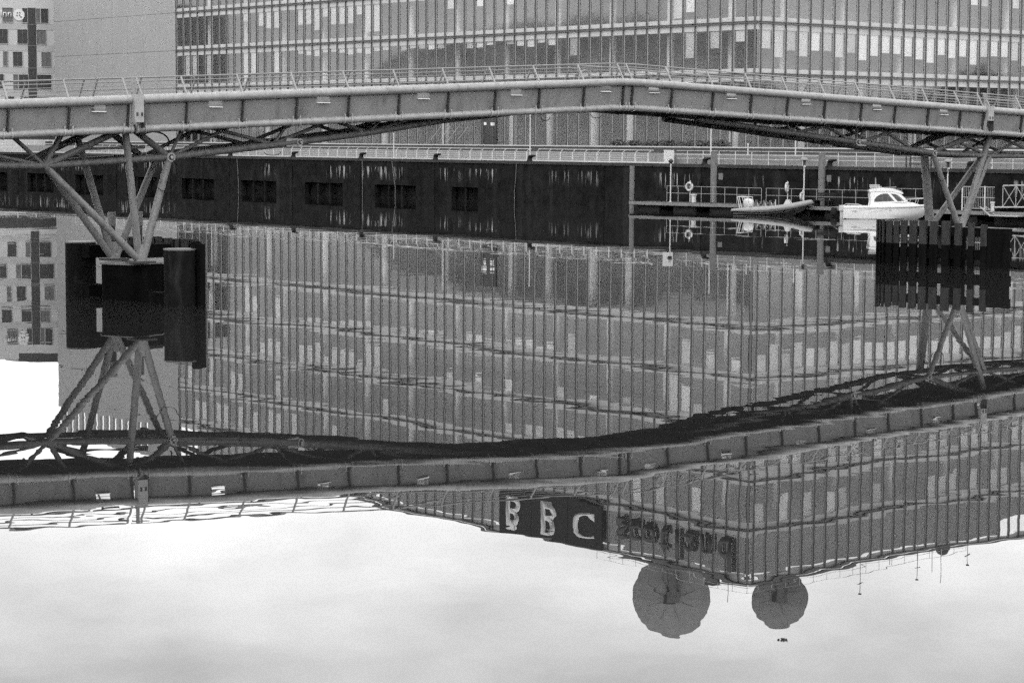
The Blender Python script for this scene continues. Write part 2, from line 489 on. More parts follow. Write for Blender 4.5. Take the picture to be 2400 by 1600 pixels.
# transoms and spandrels
for z in ZT + [TOP + .1]:
    for fr, L in ((F, SOLID), (G, LEN_R)):
        mb = MB(); h = .05 if z < TOP else .12
        mb.fbox(fr, -.1 if fr is F else .1, L, .03, .20, z - h - .07, z - .045); mb.fbox(fr, -.1 if fr is F else .1, L, .03, .20, z + .035, z + h + .06)
        mb.build('transom', 'transom_dark', bb)
        if z < TOP:
            mb = MB(); mb.fbox(fr, .1, L, .0, -.06, z - .66, z + .5); mb.build('spandrel', 'spandrel', bb)
mb = MB(); mb.fbox(F, .1, SOLID, .0, -.06, TOP - .45, TOP); mb.build('parapet', 'spandrel', bb)
mb = MB(); mb.fbox(G, .1, LEN_R, .0, -.06, TOP - .40, TOP); mb.build('parapet', 'spandrel', bb)
# panes: (z0, z1) for each storey
lev = [(Z0, ZT[0] - .66)] + [(ZT[i] + .5, ZT[i + 1] - .66) for i in range(4)] + [(ZT[4] + .5, TOP - .45)]
def bl_left(k, s):                                    # how far a blind is drawn down (share of the pane)
    r = rng.random()
    if k == 1:
        for a, v in ((24.8, .5), (8.8, .68), (5.1, .45), (1.5, .3)):
            if abs(s - a) < .8: return v
        return (.06 + .16 * r) if 28 < s < 75 and r > .15 else (.3 + .6 * r if s >= 75 and r > .6 else 0)
    if k == 2:
        for a, v in ((80.7, .45), (79, .55), (77.4, .55), (72.4, .5), (70.8, .5), (69.2, .7), (65.8, .55), (64.2, .55), (62.5, .55), (59.3, .85), (57.7, .85), (10.1, .95), (8.5, .8)):
            if abs(s - a) < .8: return v
        return .1 + .2 * r if r > .8 else 0
    if k == 3: return (.25 + .2 * r) if 13 < s < 35 and r > .25 else (.85 if 7.6 < s < 11 else (.15 + .5 * r if r > .72 else 0))
    if k == 4: return .2 + .6 * r if r > .74 else 0
    return 0
def bl_right(k, s):
    r = rng.random()
    if k == 1: return .42 + .28 * r
    if k == 2: return .2 + .2 * r if r > .72 else 0
    if k == 3: return .25 + .3 * r if r > .45 else 0
    if k == 4: return .3 + .3 * r if r > .5 else 0
    return 0
cells = []
for k, (z0, z1) in enumerate(lev):
    cells.append((F, .12, sL[0], k, bl_left(k, .6)))
    for i in range(NL): cells.append((F, sL[i], sL[i + 1], k, bl_left(k, (sL[i] + sL[i + 1]) / 2)))
    cells.append((G, .12, sR[0], k, 0))
    for i in range(NR): cells.append((G, sR[i], sR[i + 1], k, bl_right(k, (sR[i] + sR[i + 1]) / 2)))
def worth(c):
    p = c[0]((c[1] + c[2]) / 2, 0, 0); dist = math.hypot(p.x, p.y)
    if abs(p.x / p.y) > .24 or c[2] - c[1] < 1.2: return 0
    return (lev[c[3]][1] - lev[c[3]][0]) / dist ** 2 * (1.0 if c[3] < 3 else .8)
cells.sort(key=worth, reverse=True)
pane_me, rest, rest_b = {}, MB(), MB()
blm = {}
for idx, (fr, a, b, k, bl) in enumerate(cells):
    z0, z1 = lev[k]; wd = round(b - a, 3)
    if idx < 300:
        key = (fr is F, k, wd)
        if key not in pane_me:
            q = MB(); f = lambda s, o, z: fr(s, o, z) - fr(0, 0, 0)
            q.fbox(f, .15, wd - .17, -.03, .0, 0.0, z1 - z0); pane_me[key] = q.mesh('pane', 'facade_glass')
        pane = inst('pane', pane_me[key], bb, fr(a, 0, z0))
        if bl:
            q = MB(); q.fbox(fr, a + .2, b - .2, -.14, -.16, z1 - bl * (z1 - z0), z1 + .05)
            o = q.build('blind', rng.choice(('blind', 'blind', 'blind_grey', 'blind_grey', 'blind_dull')), bb)
            o.parent = pane; o.location = -pane.location
    else:
        rest.fbox(fr, a + .15, b - .17, -.03, .0, z0, z1)
        if bl: rest_b.fbox(fr, a + .2, b - .2, -.14, -.16, z1 - bl * (z1 - z0), z1 + .05)
rest.build('far_panes', 'facade_glass', bb)['kind'] = 'stuff'
rest_b.build('far_blinds', 'blind_grey', bb)['kind'] = 'stuff'
# louvres behind the top-storey glass
mb = MB(); mb.fbox(F, .6, 97, -.9, -1.0, ZT[4] + .3, TOP - .3); mb.build('louvre_screen', 'louvre', bb)
mb = MB(); mb.fbox(G, .6, 38.4, -.9, -1.0, ZT[4] + .3, TOP - .3); mb.build('louvre_screen', 'louvre', bb)
mb = MB(); mb.fbox(G, 38.41, LEN_R - 1, -.9, -1.0, ZT[4] + .3, 33.5); mb.build('louvre_screen', 'louvre', bb)
# solid clad wing with thin joints, open screen on top
zc = [GZ] + ZT
pw = (LEN_L - SOLID) / 8
for i in range(8):
    for j in range(len(zc) - 1):
        q = MB(); q.fbox(F, SOLID + pw * i + .012, SOLID + pw * (i + 1) - .012, .10, .0, zc[j] + .02, zc[j + 1] - .02)
        q.build('cladding_panel', 'cladding', bb)
mb = MB(); mb.fbox(F, SOLID, LEN_L, -.02, -.35, GZ, ZT[4] + .8); mb.build('clad_wall', 'cladding_edge', bb)
mb = MB(); mb.fbox(F, SOLID, LEN_L, .10, -.35, ZT[4] + .02, ZT[4] + 1.0); mb.build('screen_sill', 'cladding', bb)
mb = MB(); mb.fbox(F, SOLID, LEN_L, .10, -.35, TOP - .6, TOP + .1); mb.build('screen_beam', 'cladding', bb)
mb = MB(); mb.fbox(F, LEN_L - .3, LEN_L, -.351, -40, GZ, ROOF + .6); mb.build('end_wall', 'cladding', bb)
i = 0
s = SOLID
while s < LEN_L - .3:
    wdt = .8 if s < 112 or s > 127.4 else .75
    q = MB(); q.fbox(F, s, s + (3.4 if s < 105 else wdt), .08, -.3, ZT[4] + 1.0, TOP - .6); q.build('screen_fin', 'cladding', bb)
    s += 3.4 if s < 105 else 1.645
# entrance doors with notices, tie rods
mb = MB(); mb.fbox(F, 36.8, 39.3, .02, .10, Z0, 9.9); dr = mb.build('entrance_door', 'letter_dark', bb)
for s0, s1, z0, z1 in ((38.3, 39.1, 7.75, 8.25), (38.4, 38.8, 7.05, 7.35), (37.0, 37.7, 7.8, 8.2), (37.1, 37.7, 7.0, 7.3)):
    q = MB(); q.fbox(F, s0, s1, .101, .13, z0, z1); q.build('notice', 'sign_white', dr)
for s in (41.0, 42.6, 44.0, 45.6):
    q = MB(); q.tube([F(s, .5, 6.9), F(s + 1.7, .5, 5.5)], .025, 6); q.build('tie_rod', 'galvanised', bb)

# roof edge rail
rr = thing('roof_railing', 'thin safety railing along the roof edge of the glass block', 'railing', F(0, -.4, TOP))
pm = MB(); pm.tube([(0, 0, 0), (0, 0, 1.15)], .025, 6); pme = pm.mesh('post', 'galvanised')
for i in range(12): inst('post', pme, rr, F(.4 + i * 1.9, -.42, TOP))
for i in range(1, 18): inst('post', pme, rr, G(i * 1.9, -.42, TOP))
for z in (.6, 1.15):
    q = MB(); q.tube([F(21.3, -.42, TOP + z), F(.4, -.42, TOP + z), G(32.3, -.42, TOP + z)], .018, 6); q.build('rail', 'galvanised', rr)

# satellite dishes
def dish(name, label, c, r, tilt, base_z):
    c = Vector(c); t = thing(name, label, 'satellite dish', (c.x, c.y, base_z))
    n = Vector((c.x * .02 - .1, 1, tilt)).normalized()              # looks away over the roof, its back to the water
    a = n.cross(ZV).normalized(); b = a.cross(n).normalized()
    N = 16
    for g in range(N):                                              # petals, each its own piece
        q = MB()
        rings = []
        for j in range(6):
            rad = r * j / 5; dep = .22 * r * (1 - (rad / r) ** 2)
            row = []
            for i in range(3):
                th = 2 * math.pi * (g + .001 + .998 * i / 2) / N
                row.append(c + (a * math.cos(th) + b * math.sin(th)) * max(rad, .05) - n * dep)
            rings.append(row)
        vs = [v for w in rings for v in w] + [v - n * .06 for w in rings for v in w]
        fs = []
        for j in range(5):
            for i in range(2):
                k = j * 3 + i; fs += [(k, k + 1, k + 4, k + 3), (k + 21, k + 22, k + 19, k + 18)]
        fs += [(15, 16, 34, 33), (16, 17, 35, 34)]
        q.add(vs, fs); q.build('petal', 'dish_grey', t, smooth=True)
    hub = c - n * (.22 * r + .3)
    q = MB(); q.tube([hub, c - n * .22 * r], [.10 * r, .16 * r], 12); q.build('hub', 'louvre', t)
    q = MB(); q.box(hub - n * .2, (.30 * r, .3, .24 * r), (a, n, b)); q.build('equipment_box', 'dark_steel', t)
    for i in range(8):
        th = (i + .5) * math.pi / 4; d = a * math.cos(th) + b * math.sin(th)
        q = MB(); q.tube([hub + d * .1 * r, c + d * .62 * r - n * (.16 * r)], .03, 6); q.build('back_strut', 'dish_grey', t)
    f = c + n * .42 * r
    for i in range(4):
        th = math.pi / 4 + i * math.pi / 2
        q = MB(); q.tube([c + (a * math.cos(th) + b * math.sin(th)) * .55 * r - n * .15 * r, f], .035, 6); q.build('feed_strut', 'dark_steel', t)
    q = MB(); q.box(f, (.24 * r, .2 * r, .22 * r), (a, n, b)); q.build('feed_horn', 'louvre', t)
    q = MB(); q.cyl((c.x, hub.y - .35), .40, base_z, c.z - .12 * r, 16)
    for dx in (-.5, .35):
        q.tube([(c.x + dx * r * .5, hub.y - .3, base_z + .2), (c.x + dx * .3, hub.y - .2, c.z - .05 * r)], .07, 6)
    q.box((c.x, hub.y - .2, c.z - .12 * r), (.5 * r * .6, .6, .3 * r)); q.build('pedestal', 'louvre', t)
    q = MB(); q.box((c.x, hub.y - .3, base_z + .3), (2.2, 2.2, .6)); q.build('plinth', 'concrete_dark', t)
    return t
dish('satellite_dish', 'larger round grey satellite dish on the glass block roof', (16.1, 222.0, 39.9), 3.95, .10, TOP - .25)
dish('satellite_dish', 'smaller round grey satellite dish above the building corner', (27.0, 222.0, 40.1), 2.95, .42, ROOF + .6)
# masts and cowls on the roof
masts = [(G, 17.5, -1.5, 4.6, 'thin roof aerial left of the vent cowl', 1), (G, 21.5, -1.2, 1.6, 'short stub aerial on the roof behind the railing', 0), (G, 26.2, -1.6, 3.9, 'cross-armed aerial mast on the right roof edge', 1),
         (G, 28.2, -1.4, 3.6, 'plain pole aerial left of the tallest mast', 0), (G, 29.6, -1.4, 4.9, 'tallest pole aerial on the right roof edge', 0), (G, 33.8, -1.4, 3.4, 'aerial with small head right of the vent cowl', 1), (F, 14.5, -1.2, 3.4, 'pole aerial left of the larger dish', 0), (F, 3.6, -1.2, 3.2, 'pole aerial between the two dishes', 0)]
for fr, s, o, h, lab, arm in masts:
    t = thing('aerial_mast', lab, 'aerial', fr(s, o, TOP - .2), 'aerials on the roof')
    zb = ROOF + .6; h *= .78
    q = MB(); q.tube([fr(s, o, zb), fr(s, o, TOP + h)], .03, 8); q.build('pole', 'steel_pile', t)
    if arm:
        q = MB(); q.tube([fr(s - .4, o, TOP + h * .72), fr(s + .4, o, TOP + h * .72)], .03, 6); q.build('cross_arm', 'dark_steel', t)
        q = MB(); q.box(fr(s, o, TOP + h), (.3, .12, .2)); q.build('head', 'dark_steel', t)
t = thing('vent_cowl', 'rounded dark vent cowl on the right roof edge', 'vent', G(30.8, -2.2, ROOF + .6))
q = MB(); c = G(30.8, -2.2, 0); q.loft([[Vector((c.x + r * math.cos(x), c.y + r * math.sin(x), z)) for x in [2 * math.pi * j / 16 for j in range(16)]] for r, z in ((.6, ROOF + .6), (.75, TOP + .3), (.75, TOP + 1.0), (.5, TOP + 1.4), (.1, TOP + 1.55))])
q.build('cowl', 'dark_steel', t, smooth=True)
t = thing('roof_box', 'small square plant box on the roof right of the larger dish', 'plant box', F(6.2, -1.4, ROOF + .6))
q = MB(); q.fbox(F, 5.7, 6.7, -1.2, -2.2, ROOF + .6, TOP + 1.1); q.build('casing', 'louvre', t)
q = MB(); q.fbox(F, 5.6, 6.8, -1.1, -2.3, TOP + 1.1, TOP + 1.2); q.build('lid', 'dark_steel', t)

# lettering on the top storey
def glyph(ch, width, height, place, matname, parent, bold=.0, depth=.08):
    cu = bpy.data.curves.new('letter', 'FONT'); cu.body = ch; cu.size = 1; cu.offset = bold; cu.extrude = 0
    ob = bpy.data.objects.new('letter_tmp', cu); col.objects.link(ob)
    dg = bpy.context.evaluated_depsgraph_get()
    me = bpy.data.meshes.new_from_object(ob.evaluated_get(dg))
    bpy.data.objects.remove(ob); bpy.data.curves.remove(cu)
    xs = [v.co.x for v in me.vertices]; ys = [v.co.y for v in me.vertices]
    x0, x1, y0, y1 = min(xs), max(xs), min(ys), max(ys)
    org = ORG[parent.name]
    import bmesh
    bm = bmesh.new(); bm.from_mesh(me)
    for v in bm.verts: v.co = Vector(((v.co.x - x0) / (x1 - x0) * width, (v.co.y - y0) / (y1 - y0) * height, 0))
    r = bmesh.ops.extrude_face_region(bm, geom=bm.faces[:])
    for v in [g for g in r['geom'] if isinstance(g, bmesh.types.BMVert)]: v.co.z += depth
    bmesh.ops.recalc_face_normals(bm, faces=bm.faces[:])
    for v in bm.verts: v.co = place(v.co.x, v.co.y, v.co.z) - org
    bm.to_mesh(me); bm.free(); me.materials.clear(); me.materials.append(MATS[matname])
    o = bpy.data.objects.new('letter', me); col.objects.link(o); o.parent = parent; ORG[o.name] = org
    return o
sg = thing('roofline_sign', 'three dark square sign panels with large pale capital letters below the roof', 'sign', F(27.6, .3, ZT[4]))
cellw = [(35.7, 30.55), (30.45, 24.95), (24.85, 19.7)]
for (a, b), ch, (l0, l1) in zip(cellw, 'BBC', ((34.5, 32.2), (28.9, 26.55), (23.95, 20.7))):
    q = MB(); q.fbox(F, b, a, .28, .40, ZT[4] + .2, TOP + .05); pnl = q.build('sign_panel', 'sign_black', sg)
    glyph(ch, l0 - l1, 3.12, lambda x, y, z, l0=l0: F(l0 - x, .41 + z, 31.32 + y), 'sign_white', sg, .022)
sg2 = thing('wall_lettering', 'row of dark lowercase letters on the glass below the roof beside the corner', 'sign', F(9, .3, ZT[4]))
for ch, a, b, z1 in (('s', 17.6, 16.0, 33.45), ('c', 15.7, 14.2, 33.4), ('o', 13.9, 12.1, 33.4), ('t', 11.5, 10.3, 34.1), ('l', 9.25, 8.75, 34.6), ('a', 8.0, 6.5, 33.4), ('n', 5.8, 4.35, 33.4), ('d', 3.5, 1.75, 34.6)):
    glyph(ch, a - b, z1 - 31.15, lambda x, y, z, a=a: F(a - x, .28 + z, 31.15 + y), 'letter_dark', sg2, .02)

# ---------------------------------------------------------------- terrace walls on the promenade
tw = thing('terrace_wall', 'pale low concrete terrace wall running along the promenade', 'wall', F(40, 7, GZ))
for i in range(46):
    s0 = -60 + i * 4.0
    q = MB(); q.fbox(F, s0 + .015, s0 + 3.985, 8.4, 7.9, GZ - .2, 4.46); q.build('wall_panel', 'concrete_pale', tw)
kb = thing('terrace_edge', 'pale kerb line at the foot of the glass facade', 'kerb', F(40, 2, GZ))
for i in range(23):
    s0 = -60 + i * 8.0
    q = MB(); q.fbox(F, s0 + .01, s0 + 7.99, 2.6, 2.2, GZ - .2, 4.92, 1); q.fbox(F, s0 + .01, s0 + 7.99, 2.65, 1.9, 4.922, 5.03, 0); q.build('kerb_unit', ['spandrel', 'concrete_dark'], kb)
# shrubs in front of the ground floor glass
def leaf_mass(mb, c, rx, ry, rz, n, size):
    for _ in range(n):
        while True:
            d = Vector((rng.uniform(-1, 1), rng.uniform(-1, 1), rng.uniform(-1, 1)))
            if d.length < 1: break
        p = Vector(c) + Vector((d.x * rx, d.y * ry, d.z * rz))
        a = Vector((rng.uniform(-1, 1), rng.uniform(-1, 1), rng.uniform(-1, 1))).normalized()
        b = a.orthogonal().normalized() * size * rng.uniform(.5, 1); a = a * size * rng.uniform(.6, 1.2)
        mb.add([p - a, p + b, p + a, p - b], [(0, 1, 2, 3)])
shrub_lab = ['first dark shrub from the corner under the glass facade', 'second dark shrub from the corner under the glass', 'third dark shrub from the corner under the glass', 'fourth dark shrub from the corner under the glass', 'fifth dark shrub from the corner under the glass', 'sixth dark shrub from the corner under the glass', 'seventh dark shrub from the corner beside the pale columns']
for i, lab in enumerate(shrub_lab):
    s = 2.0 + i * 2.35
    t = thing('shrub', lab, 'shrub', F(s, 1.9, 4.96), 'low shrubs at the foot of the facade')
    q = MB(); leaf_mass(q, F(s, 1.9, 5.28), .8, .6, .32, 90, .16); q.build('foliage', 'foliage', t)
    q = MB(); q.tube([F(s, 1.9, 4.9), F(s, 1.9, 5.3)], .03, 6); q.build('stem', 'bark', t)

# ---------------------------------------------------------------- quay railing
def crank(fr, s, h):
    q = MB(); f0 = fr(0, 0, 0); f = lambda s, o, z: fr(s, o, z) - f0
    q.fbox(f, -.045, .045, -.03, .03, 0, h - .28)
    q.hexa([f(-.045, -.03, h - .28), f(.045, -.03, h - .28), f(.045, .03, h - .28), f(-.045, .03, h - .28),
            f(-.41, -.03, h - .05), f(-.32, -.03, h - .05), f(-.32, .03, h - .05), f(-.41, .03, h - .05)])
    return q.mesh('post', 'galvanised')
ck = crank(Q, 0, 1.12)
rail_runs = [(49.56 + 1.63 * 28, 49.56 + 1.63 * 1, 'pale quay railing with cranked posts far left behind the bridge pier', .5),
             (49.56, 11.9, 'pale quay railing with cranked posts left of the pontoon', .5), (10.5, -4.1, 'pale quay railing with cranked posts beside the white panel', .5)]
for s0, s1, lab, of in rail_runs:
    t = thing('quay_railing', lab, 'railing', Q(s0, -.5, GZ), 'railings along the quay edge')
    n = int(round((s0 - s1) / 1.632))
    for i in range(n + 1): inst('post', ck, t, Q(s0 - i * (s0 - s1) / n, -.5, GZ))
    for z, r in ((1.10, .032), (.84, .016), (.64, .016), (.44, .016), (.24, .016)):
        dx = .36 if z > 1 else 0
        q = MB(); q.tube([Q(s0 - dx + .1, -.5, GZ + z), Q(s1 - dx - (.3 if z > 1 else 0), -.5, GZ + z)], r, 6); q.build('rail', 'galvanised', t)
t = thing('quay_railing', 'thin straight railing right of the white panel on the quay', 'railing', Q(-30, -.5, GZ), 'railings along the quay edge')
pm = MB(); pm.tube([(0, 0, 0), (0, 0, 1.1)], .03, 6); pme2 = pm.mesh('post', 'galvanised')
for i in range(22): inst('post', pme2, t, Q(-8.87 - i * 1.86, -.5, GZ))
for z in (1.1, .78, .46):
    q = MB(); q.tube([Q(-7.6, -.5, GZ + z), Q(-48.4, -.5, GZ + z)], .02, 6); q.build('rail', 'galvanised', t)
# low pale parapet behind that stretch
t = thing('parapet_wall', 'pale low parapet wall behind the straight quay railing', 'wall', Q(-28, -1.2, GZ))
for i in range(14):
    q = MB(); q.fbox(Q, -6.2 - i * 3.2, -6.2 - i * 3.2 - 3.18, -1.0, -1.35, GZ - .1, 4.42); q.build('wall_panel', 'concrete_pale', t)
t = thing('notice_panel', 'white rectangular panel fixed to the quay railing', 'panel', Q(-6.7, -.4, GZ))
q = MB(); q.fbox(Q, -7.34, -6.12, -.40, -.44, GZ + .02, 4.80); q.build('board', 'galvanised', t)
for s in (-7.2, -6.26):
    q = MB(); q.fbox(Q, s - .03, s + .03, -.441, -.50, GZ, 4.7); q.build('leg', 'galvanised', t)
# bollards
def bollard(s, lab):
    t = thing('mooring_bollard', lab, 'bollard', Q(s, -.1, GZ), 'iron bollards on the quay edge')
    c = Q(s, -.12, 0)
    q = MB(); q.loft([[Vector((c.x + dx + r * math.cos(x), c.y + dy + r * math.sin(x), z)) for x in [2 * math.pi * j / 14 for j in range(14)]]
                      for r, z, dx, dy in ((.30, GZ, 0, 0), (.24, GZ + .08, 0, 0), (.2, GZ + .25, .02, 0), (.24, GZ + .36, .06, -.02), (.30, GZ + .44, .13, -.04), (.27, GZ + .54, .2, -.06), (.1, GZ + .58, .22, -.06))])
    q.build('post', 'bollard_iron', t, smooth=True)
    q = MB(); q.tube([c + Vector((.1, 0, GZ + .44)), c + Vector((.55, -.1, GZ + .50))], [.13, .07], 10); q.build('horn', 'bollard_iron', t, smooth=True)
for s, lab in ((48.7, 'dark iron bollard under the left end of the bridge chord'), (36.84, 'dark iron bollard between lime streaks on the quay'), (24.88, 'dark iron bollard left of the entrance doors on the quay'), (11.05, 'dark iron bollard under the pale railing mid quay'),
               (-11.3, 'dark iron bollard just left of the second steel pile'), (-25.06, 'dark iron bollard behind the third steel pile'), (-38.7, 'dark iron bollard behind the right bridge pier'), (60.6, 'dark iron bollard on the quay behind the left bridge pier')):
    bollard(s, lab)
# lamp columns on the promenade
for s, o, h, lab in ((33.95, -2.0, 2.35, 'short pale post behind the quay railing left of the doors'), (13.8, -2.5, 4.1, 'slender pale lamp column in front of the columns'), (-9.6, -2.5, 3.6, 'slender pale lamp column behind the second steel pile'), (-14.4, -2.0, 1.6, 'short pale post right of the second steel pile'), (-19.5, -2.2, 1.9, 'short pale post behind the rigid inflatable')):
    t = thing('lamp_column', lab, 'post', Q(s, o, GZ), 'pale posts on the promenade')
    q = MB(); q.tube([Q(s, o, GZ), Q(s, o, GZ + h)], [.06, .045], 8); q.build('shaft', 'white_paint', t)
    q = MB(); q.tube([Q(s, o, GZ + h), Q(s, o, GZ + h + .14)], [.07, .05], 8); q.build('cap', 'galvanised', t)
    q = MB(); q.tube([Q(s, o, GZ), Q(s, o, GZ + .18)], .09, 8); q.build('foot', 'galvanised', t)
# kiosk cabinet and barrier on the promenade, right
t = thing('service_cabinet', 'grey service cabinet with pale top rail behind the quay parapet', 'cabinet', Q(-29.5, -2.4, GZ))
q = MB(); q.fbox(Q, -30.6, -28.0, -2.2, -3.2, GZ, 4.95); q.build('body', 'hotel_mid', t)
q = MB(); q.fbox(Q, -31.2, -28.4, -2.1, -3.3, 4.952, 5.10); q.build('lid', 'concrete_pale', t)
q = MB(); q.fbox(Q, -29.8, -29.75, -2.14, -2.2, GZ + .1, 4.9); q.build('door_seam', 'dark_steel', t)
t = thing('steel_barrier', 'dark tubular barrier frame on the quay left of the right pier', 'barrier', Q(-33.5, -.3, GZ))
for s in (-32.6, -33.0, -34.6, -35.0):
    q = MB(); q.tube([Q(s, -.3, GZ), Q(s, -.3, GZ + .85)], .06, 8); q.build('upright', 'dark_steel', t)
for z in (.3, .75):
    q = MB(); q.tube([Q(-33.0, -.3, GZ + z), Q(-34.6, -.3, GZ + z)], .045, 8); q.build('bar', 'dark_steel', t)

# ---------------------------------------------------------------- hotel
H0 = Vector((-63.2, 313.7, 0)); hl = Vector((-.92, -.39, 0)).normalized(); hn = Vector((.39, -.92, 0)).normalized()
def H(s, o, z): return H0 + hl * s + hn * o + ZV * z
ho = thing('chequered_hotel', 'pale hotel block with chequered dark and mid grey windows', 'building', H(15, 0, GZ))
mb = MB(); mb.fbox(H, 0, 46, 0, -18, GZ, 24.5); mb.build('wall', 'hotel_pale', ho)
mb = MB(); mb.fbox(H, 0.05, 5.9, -.5, -14, 24.5, 26.3); mb.build('penthouse', 'hotel_dark', ho)
mb = MB(); mb.fbox(H, 5.95, 46, -.02, -12, 24.5, 25.2); mb.build('roof_upstand', 'hotel_pale', ho)
rows = [21.17, 18.26, 15.2, 12.1, 9.05]
pat = [[(1.27, 2.3, 'd'), (2.3, 2.92, 'm'), (4.1, 4.8, 'd'), (6.1, 7.5, 'm')], [(1.6, 2.9, 'm'), (4.12, 5.5, 'd'), (6.85, 8.2, 'd')], [(.95, 2.25, 'm'), (4.9, 6.15, 'd'), (6.9, 7.5, 'm')],
       [(.95, 2.9, 'd'), (4.12, 5.45, 'd'), (5.45, 6.15, 'm'), (7.5, 8.4, 'd')], [(1.3, 2.9, 'd'), (4.12, 4.8, 'm'), (6.1, 7.3, 'd')], [(.9, 2.2, 'm'), (4.9, 6.2, 'd')]]
for r, z in enumerate(rows):
    h = 1.95
    cells_h = list(pat[r % len(pat)])
    s = 9.5
    while s < 30:
        wdt = rng.choice((.7, 1.35, 1.35, 2.0)); cells_h.append((s, s + wdt, rng.choice('dm'))); s += wdt + rng.choice((.7, 1.35))
    for a, b, c in cells_h:
        q = MB(); q.fbox(H, a, b, .04, -.1, z, z + h); wi = q.build('window', 'hotel_dark' if c == 'd' else 'hotel_mid', ho)
        q = MB(); q.fbox(H, a - .05, b + .05, .14, .0, z - .07, z - .002); q.fbox(H, a - .05, a - .002, .12, .0, z, z + h); q.fbox(H, b + .002, b + .05, .12, .0, z, z + h); q.fbox(H, a - .05, b + .05, .12, .0, z + h + .002, z + h + .05); q.build('frame', 'hotel_band', wi)
        q = MB(); q.fbox(H, (a + b) / 2 - .02, (a + b) / 2 + .02, .07, .041, z, z + h); q.build('glazing_bar', 'hotel_mid', wi)
    q = MB(); q.fbox(H, -.01, 2.9, .05, .0, z - .95, z - .12); q.build('floor_band', 'hotel_band', ho)
    q = MB(); q.fbox(H, 4.12, 30, .05, .0, z - .95, z - .12); q.build('floor_band', 'hotel_band', ho)
mb = MB(); mb.fbox(H, .1, 40, .06, -.1, 5.2, 7.1); mb.build('shopfront_band', 'hotel_dark', ho)
mb = MB(); mb.fbox(H, 2.93, 4.08, .07, -.1, 7.5, 23.2); st = mb.build('stair_window', 'hotel_dark', ho)
for z in rows[:5]:
    q = MB(); q.fbox(H, 2.95, 4.06, .11, .071, z - .3, z - .18); q.build('glazing_bar', 'hotel_mid', st)
for r in (1, 2):
    q = MB(); q.fbox(H, .02, .25, .045, -.1, rows[r], rows[r] + 1.9); q.build('window', 'hotel_dark', ho)
# name and round emblem near the roof
hs = thing('hotel_sign', 'pale raised letters and a round emblem near the hotel roof', 'sign', H(6, .1, 21.5))
for ch, a, wd in (('I', 7.75, .12), ('n', 7.45, .5), ('n', 6.8, .5)):
    glyph(ch, wd, .95 if ch == 'I' else .68, lambda x, y, z, a=a: H(a - x, .13 + z, 21.85 + y), 'sign_white', hs, .01)
q = MB(); c = H(5.3, .12, 22.2); q.loft([[c + hl * (.78 * math.cos(x)) + ZV * (.78 * math.sin(x)) + hn * o for x in [2 * math.pi * j / 28 for j in range(28)]] for o in (0, .06)]); q.build('emblem_disc', 'sign_white', hs)
for dx, dz in ((-.2, .25), (.15, .3), (.1, -.05), (-.25, -.1), (.28, -.3)):
    q = MB(); cc = c + hl * (-dx) + ZV * dz + hn * .061
    q.loft([[cc + hl * (.11 * math.cos(x)) + ZV * (.11 * math.sin(x)) + hn * o for x in [2 * math.pi * j / 10 for j in range(10)]] for o in (0, .03)]); q.build('emblem_mark', 'hotel_mid', hs)
fe = thing('hotel_fence', 'pale post and rail fence at the foot of the hotel', 'fence', H(8, 12, GZ))
pm = MB(); pm.box((0, 0, .7), (.12, .12, 1.4)); pmf = pm.mesh('post', 'white_paint')
for i in range(13): inst('post', pmf, fe, H(-6 + i * 2.4, 14, GZ))
for z in (.5, .95, 1.35):
    q = MB(); q.tube([H(-6, 14, GZ + z), H(22.8, 14, GZ + z)], .05, 6); q.build('rail', 'white_paint', fe)

# ---------------------------------------------------------------- pontoon, piles, lamps
po = thing('floating_pontoon', 'long dark floating pontoon with weathered edge beam', 'pontoon', P(18, 1.5, 0))
for i in range(12):
    q = MB(); q.fbox(P, i * 3.6 - .02 + .03, i * 3.6 + 3.57, 0, 3.2, .40, .66); q.build('deck_section', 'pontoon_dark', po)
    q = MB(); q.fbox(P, i * 3.6 + .02, i * 3.6 + 3.58, -.08, -.002, .44, .69); q.build('edge_beam', 'pontoon_edge', po)
    q = MB(); q.fbox(P, i * 3.6 + .7, i * 3.6 + 2.9, .25, 2.9, -.4, .398); q.build('float', 'rubber', po)
def pipe(name, parent, pts, r, m='galvanised', n=6):
    q = MB(); q.tube(pts, r, n); return q.build(name, m, parent, smooth=n > 7)
def pont_rail(ts, lab, h=1.25):
    t = thing('pontoon_railing', lab, 'railing', P(ts[0], 3.0, .66), 'railings on the pontoon')
    pm = MB(); pm.tube([(0, 0, 0), (0, 0, h)], .02, 6); me = pm.mesh('post', 'thin_rail')
    for x in ts: inst('post', me, t, P(x, 3.0, .66))
    for z in (h, h * .55): pipe('rail', t, [P(ts[0], 3.0, .66 + z), P(ts[-1], 3.0, .66 + z)], .016, 'thin_rail')
pont_rail([1.53, 2.68, 3.86, 5.01, 6.18, 7.35, 8.53, 9.69, 10.91], 'thin pontoon railing behind the life ring, left section')
pont_rail([11.36, 12.57, 13.75, 14.89, 16.09, 17.27, 18.44, 19.65, 20.85, 22.05], 'thin pontoon railing between the inflatable and the cabin boat')
pont_rail([22.5, 23.7, 24.9, 26.1, 27.3, 28.5], 'thin pontoon railing behind the cabin boat bow', 1.45)
